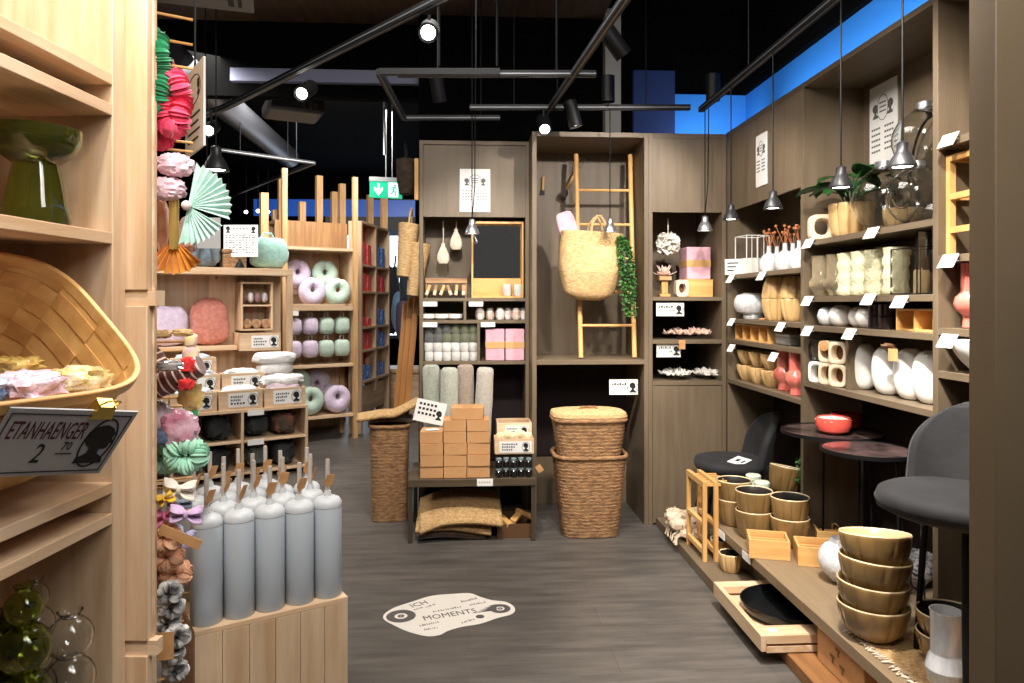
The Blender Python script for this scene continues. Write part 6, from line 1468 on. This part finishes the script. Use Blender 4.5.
# duct and air conditioner
a, e = P(165, 55, 5.0), P(290, 158, 9.6)
b = B(); n = 60; b.tube([a.lerp(e, k / n) for k in range(n + 1)], [.125 + .004 * (k % 2) for k in range(n + 1)], 24)
t = X('ventilation_duct', 'ribbed silver ventilation duct slanting under the black ceiling', 'duct', b, mat('duct', (96, 98, 104), .45, metal=.5))
p = P(205, -14, 3.7)
t = T('air_conditioner', 'pale ceiling cassette air conditioner at the top left', 'air conditioner', p, .25)
O('body', B().box(-.26, .20, -.25, .25, .02, .22), mat('ac_white', (128, 125, 121), .5), t, bev=.02); O('panel', B().box(-.29, .23, -.28, .28, -.01, .0195), MT['ac_white'], t, bev=.01)
O('vent', B().box(.10, .13, -.2, .2, -.014, -.0105).box(.15, .17, -.2, .2, -.014, -.0105), BLK, t)
p = P(296, 110, 6.0)
t = T('air_conditioner', 'grey ceiling unit with vents behind the middle spotlight', 'air conditioner', p, .4); O('body', B().box(-.25, .2, -.2, .2, -.06, .06), mat('unit_grey', (70, 68, 67), .6), t, bev=.03); O('vent', B().box(.02, .04, -.205, -.201, -.04, .02).box(.07, .09, -.205, -.201, -.04, .02).box(.12, .14, -.205, -.201, -.04, .02), SILV, t)
O('hanger', B().rod((0, 0, .06), (0, 0, 3.6 - p.z), .006), BLK, t)
for i, px in enumerate((246, 258, 268)):
    spot(f'{ORD[i]} from the left of three small far spotlights above the counter', px, (212, 211, 212)[i], 9.5, P(px, 300, 2), 1, .1, .03, 3.6)
for i, px in enumerate((497, 439)):
    X('conduit', f'thin black conduit pipe hanging at the {("right", "left")[i]} of the track frame', 'pipe', B().rod((0, 0, 0), (0, 0, 1.0), .008), BLK, P(px, 66, 4.2))
X('conduit', 'grey vertical conduit pipe above the green exit sign', 'pipe', B().rod((0, 0, 0), (0, 0, 1.3), .012), SILV, P(384.5, 155, 6.2))
# ====================================================== lights
K = 1.0
area((-.2, 3.0, 3.3), (-.2, 3.1, 0), 40 * K, 1.4, 1.2)                # general track light over the aisle
area((.35, .3, 3.2), (.5, 3.6, .9), 40 * K, 1.4, .8)                   # entrance light
area((1.0, .2, 2.7), (-1.0, 1.5, 1.2), 10 * K, .6, .5)                 # on the near shelf and pegs
area((-2.6, 5.2, 3.2), (-3.0, 6.9, .9), 110 * K, 1.6, .8)             # counter
area((-1.3, 6.8, 3.3), (-2.0, 8.4, 1.1), 65 * K, 1.2, .8)
spotlight((1.0, 1.5, 2.75), (1.7, 2.6, .9), 105 * K, 75, r=.05)
spotlight((.9, 1.9, 2.7), (1.45, 2.55, .3), 230 * K, 55, r=.04)
spotlight((.9, 2.2, 2.75), (1.9, 3.3, 1.1), 85 * K, 80, r=.05)
spotlight((.85, 3.0, 2.7), (1.6, 4.6, 1.3), 70 * K, 70, r=.05)
spotlight((1.15, 3.1, 2.7), (.72, 5.0, 1.7), 100 * K, 60, r=.03)
spotlight((-.05, 3.0, 2.7), (.05, 4.9, 1.1), 110 * K, 60, r=.04)
spotlight((.4, 2.9, 2.7), (.75, 4.5, .3), 80 * K, 45, r=.05)
spotlight((-.6, 1.2, 2.75), (-.95, 2.2, .6), 55 * K, 60, r=.05)
spotlight((-.2, .6, 2.75), (-1.0, 1.5, .9), 13 * K, 70, r=.08)
# unseen lamps added on top of the cabinets to brighten the blue wall
area((1.85, 3.0, 2.60), (2.07, 3.0, 2.80), 8 * K, 3.2, .08, (.75, .88, 1.0))
area((1.75, 4.95, 2.60), (1.8, 5.26, 2.8), 1.6 * K, .5, .08, (.75, .88, 1.0))
w = bpy.data.worlds.new('world'); SC.world = w; w.use_nodes = True
w.node_tree.nodes['Background'].inputs[0].default_value = (1, .95, .88, 1); w.node_tree.nodes['Background'].inputs[1].default_value = .045
cd = bpy.data.cameras.new('camera'); co = bpy.data.objects.new('camera', cd); C.objects.link(co); SC.camera = co
cd.sensor_width = 36; cd.lens = 36 * F / 1024; cd.shift_y = -(341.5 - HY) / 1024; cd.clip_start = .05
co.location = (0, 0, HC); co.rotation_euler = (PI / 2, 0, -TH)
vs_ = SC.view_settings; vs_.view_transform = 'Standard'; vs_.look = 'None'; vs_.gamma = 1; vs_.use_curve_mapping = False; vs_.exposure = .52
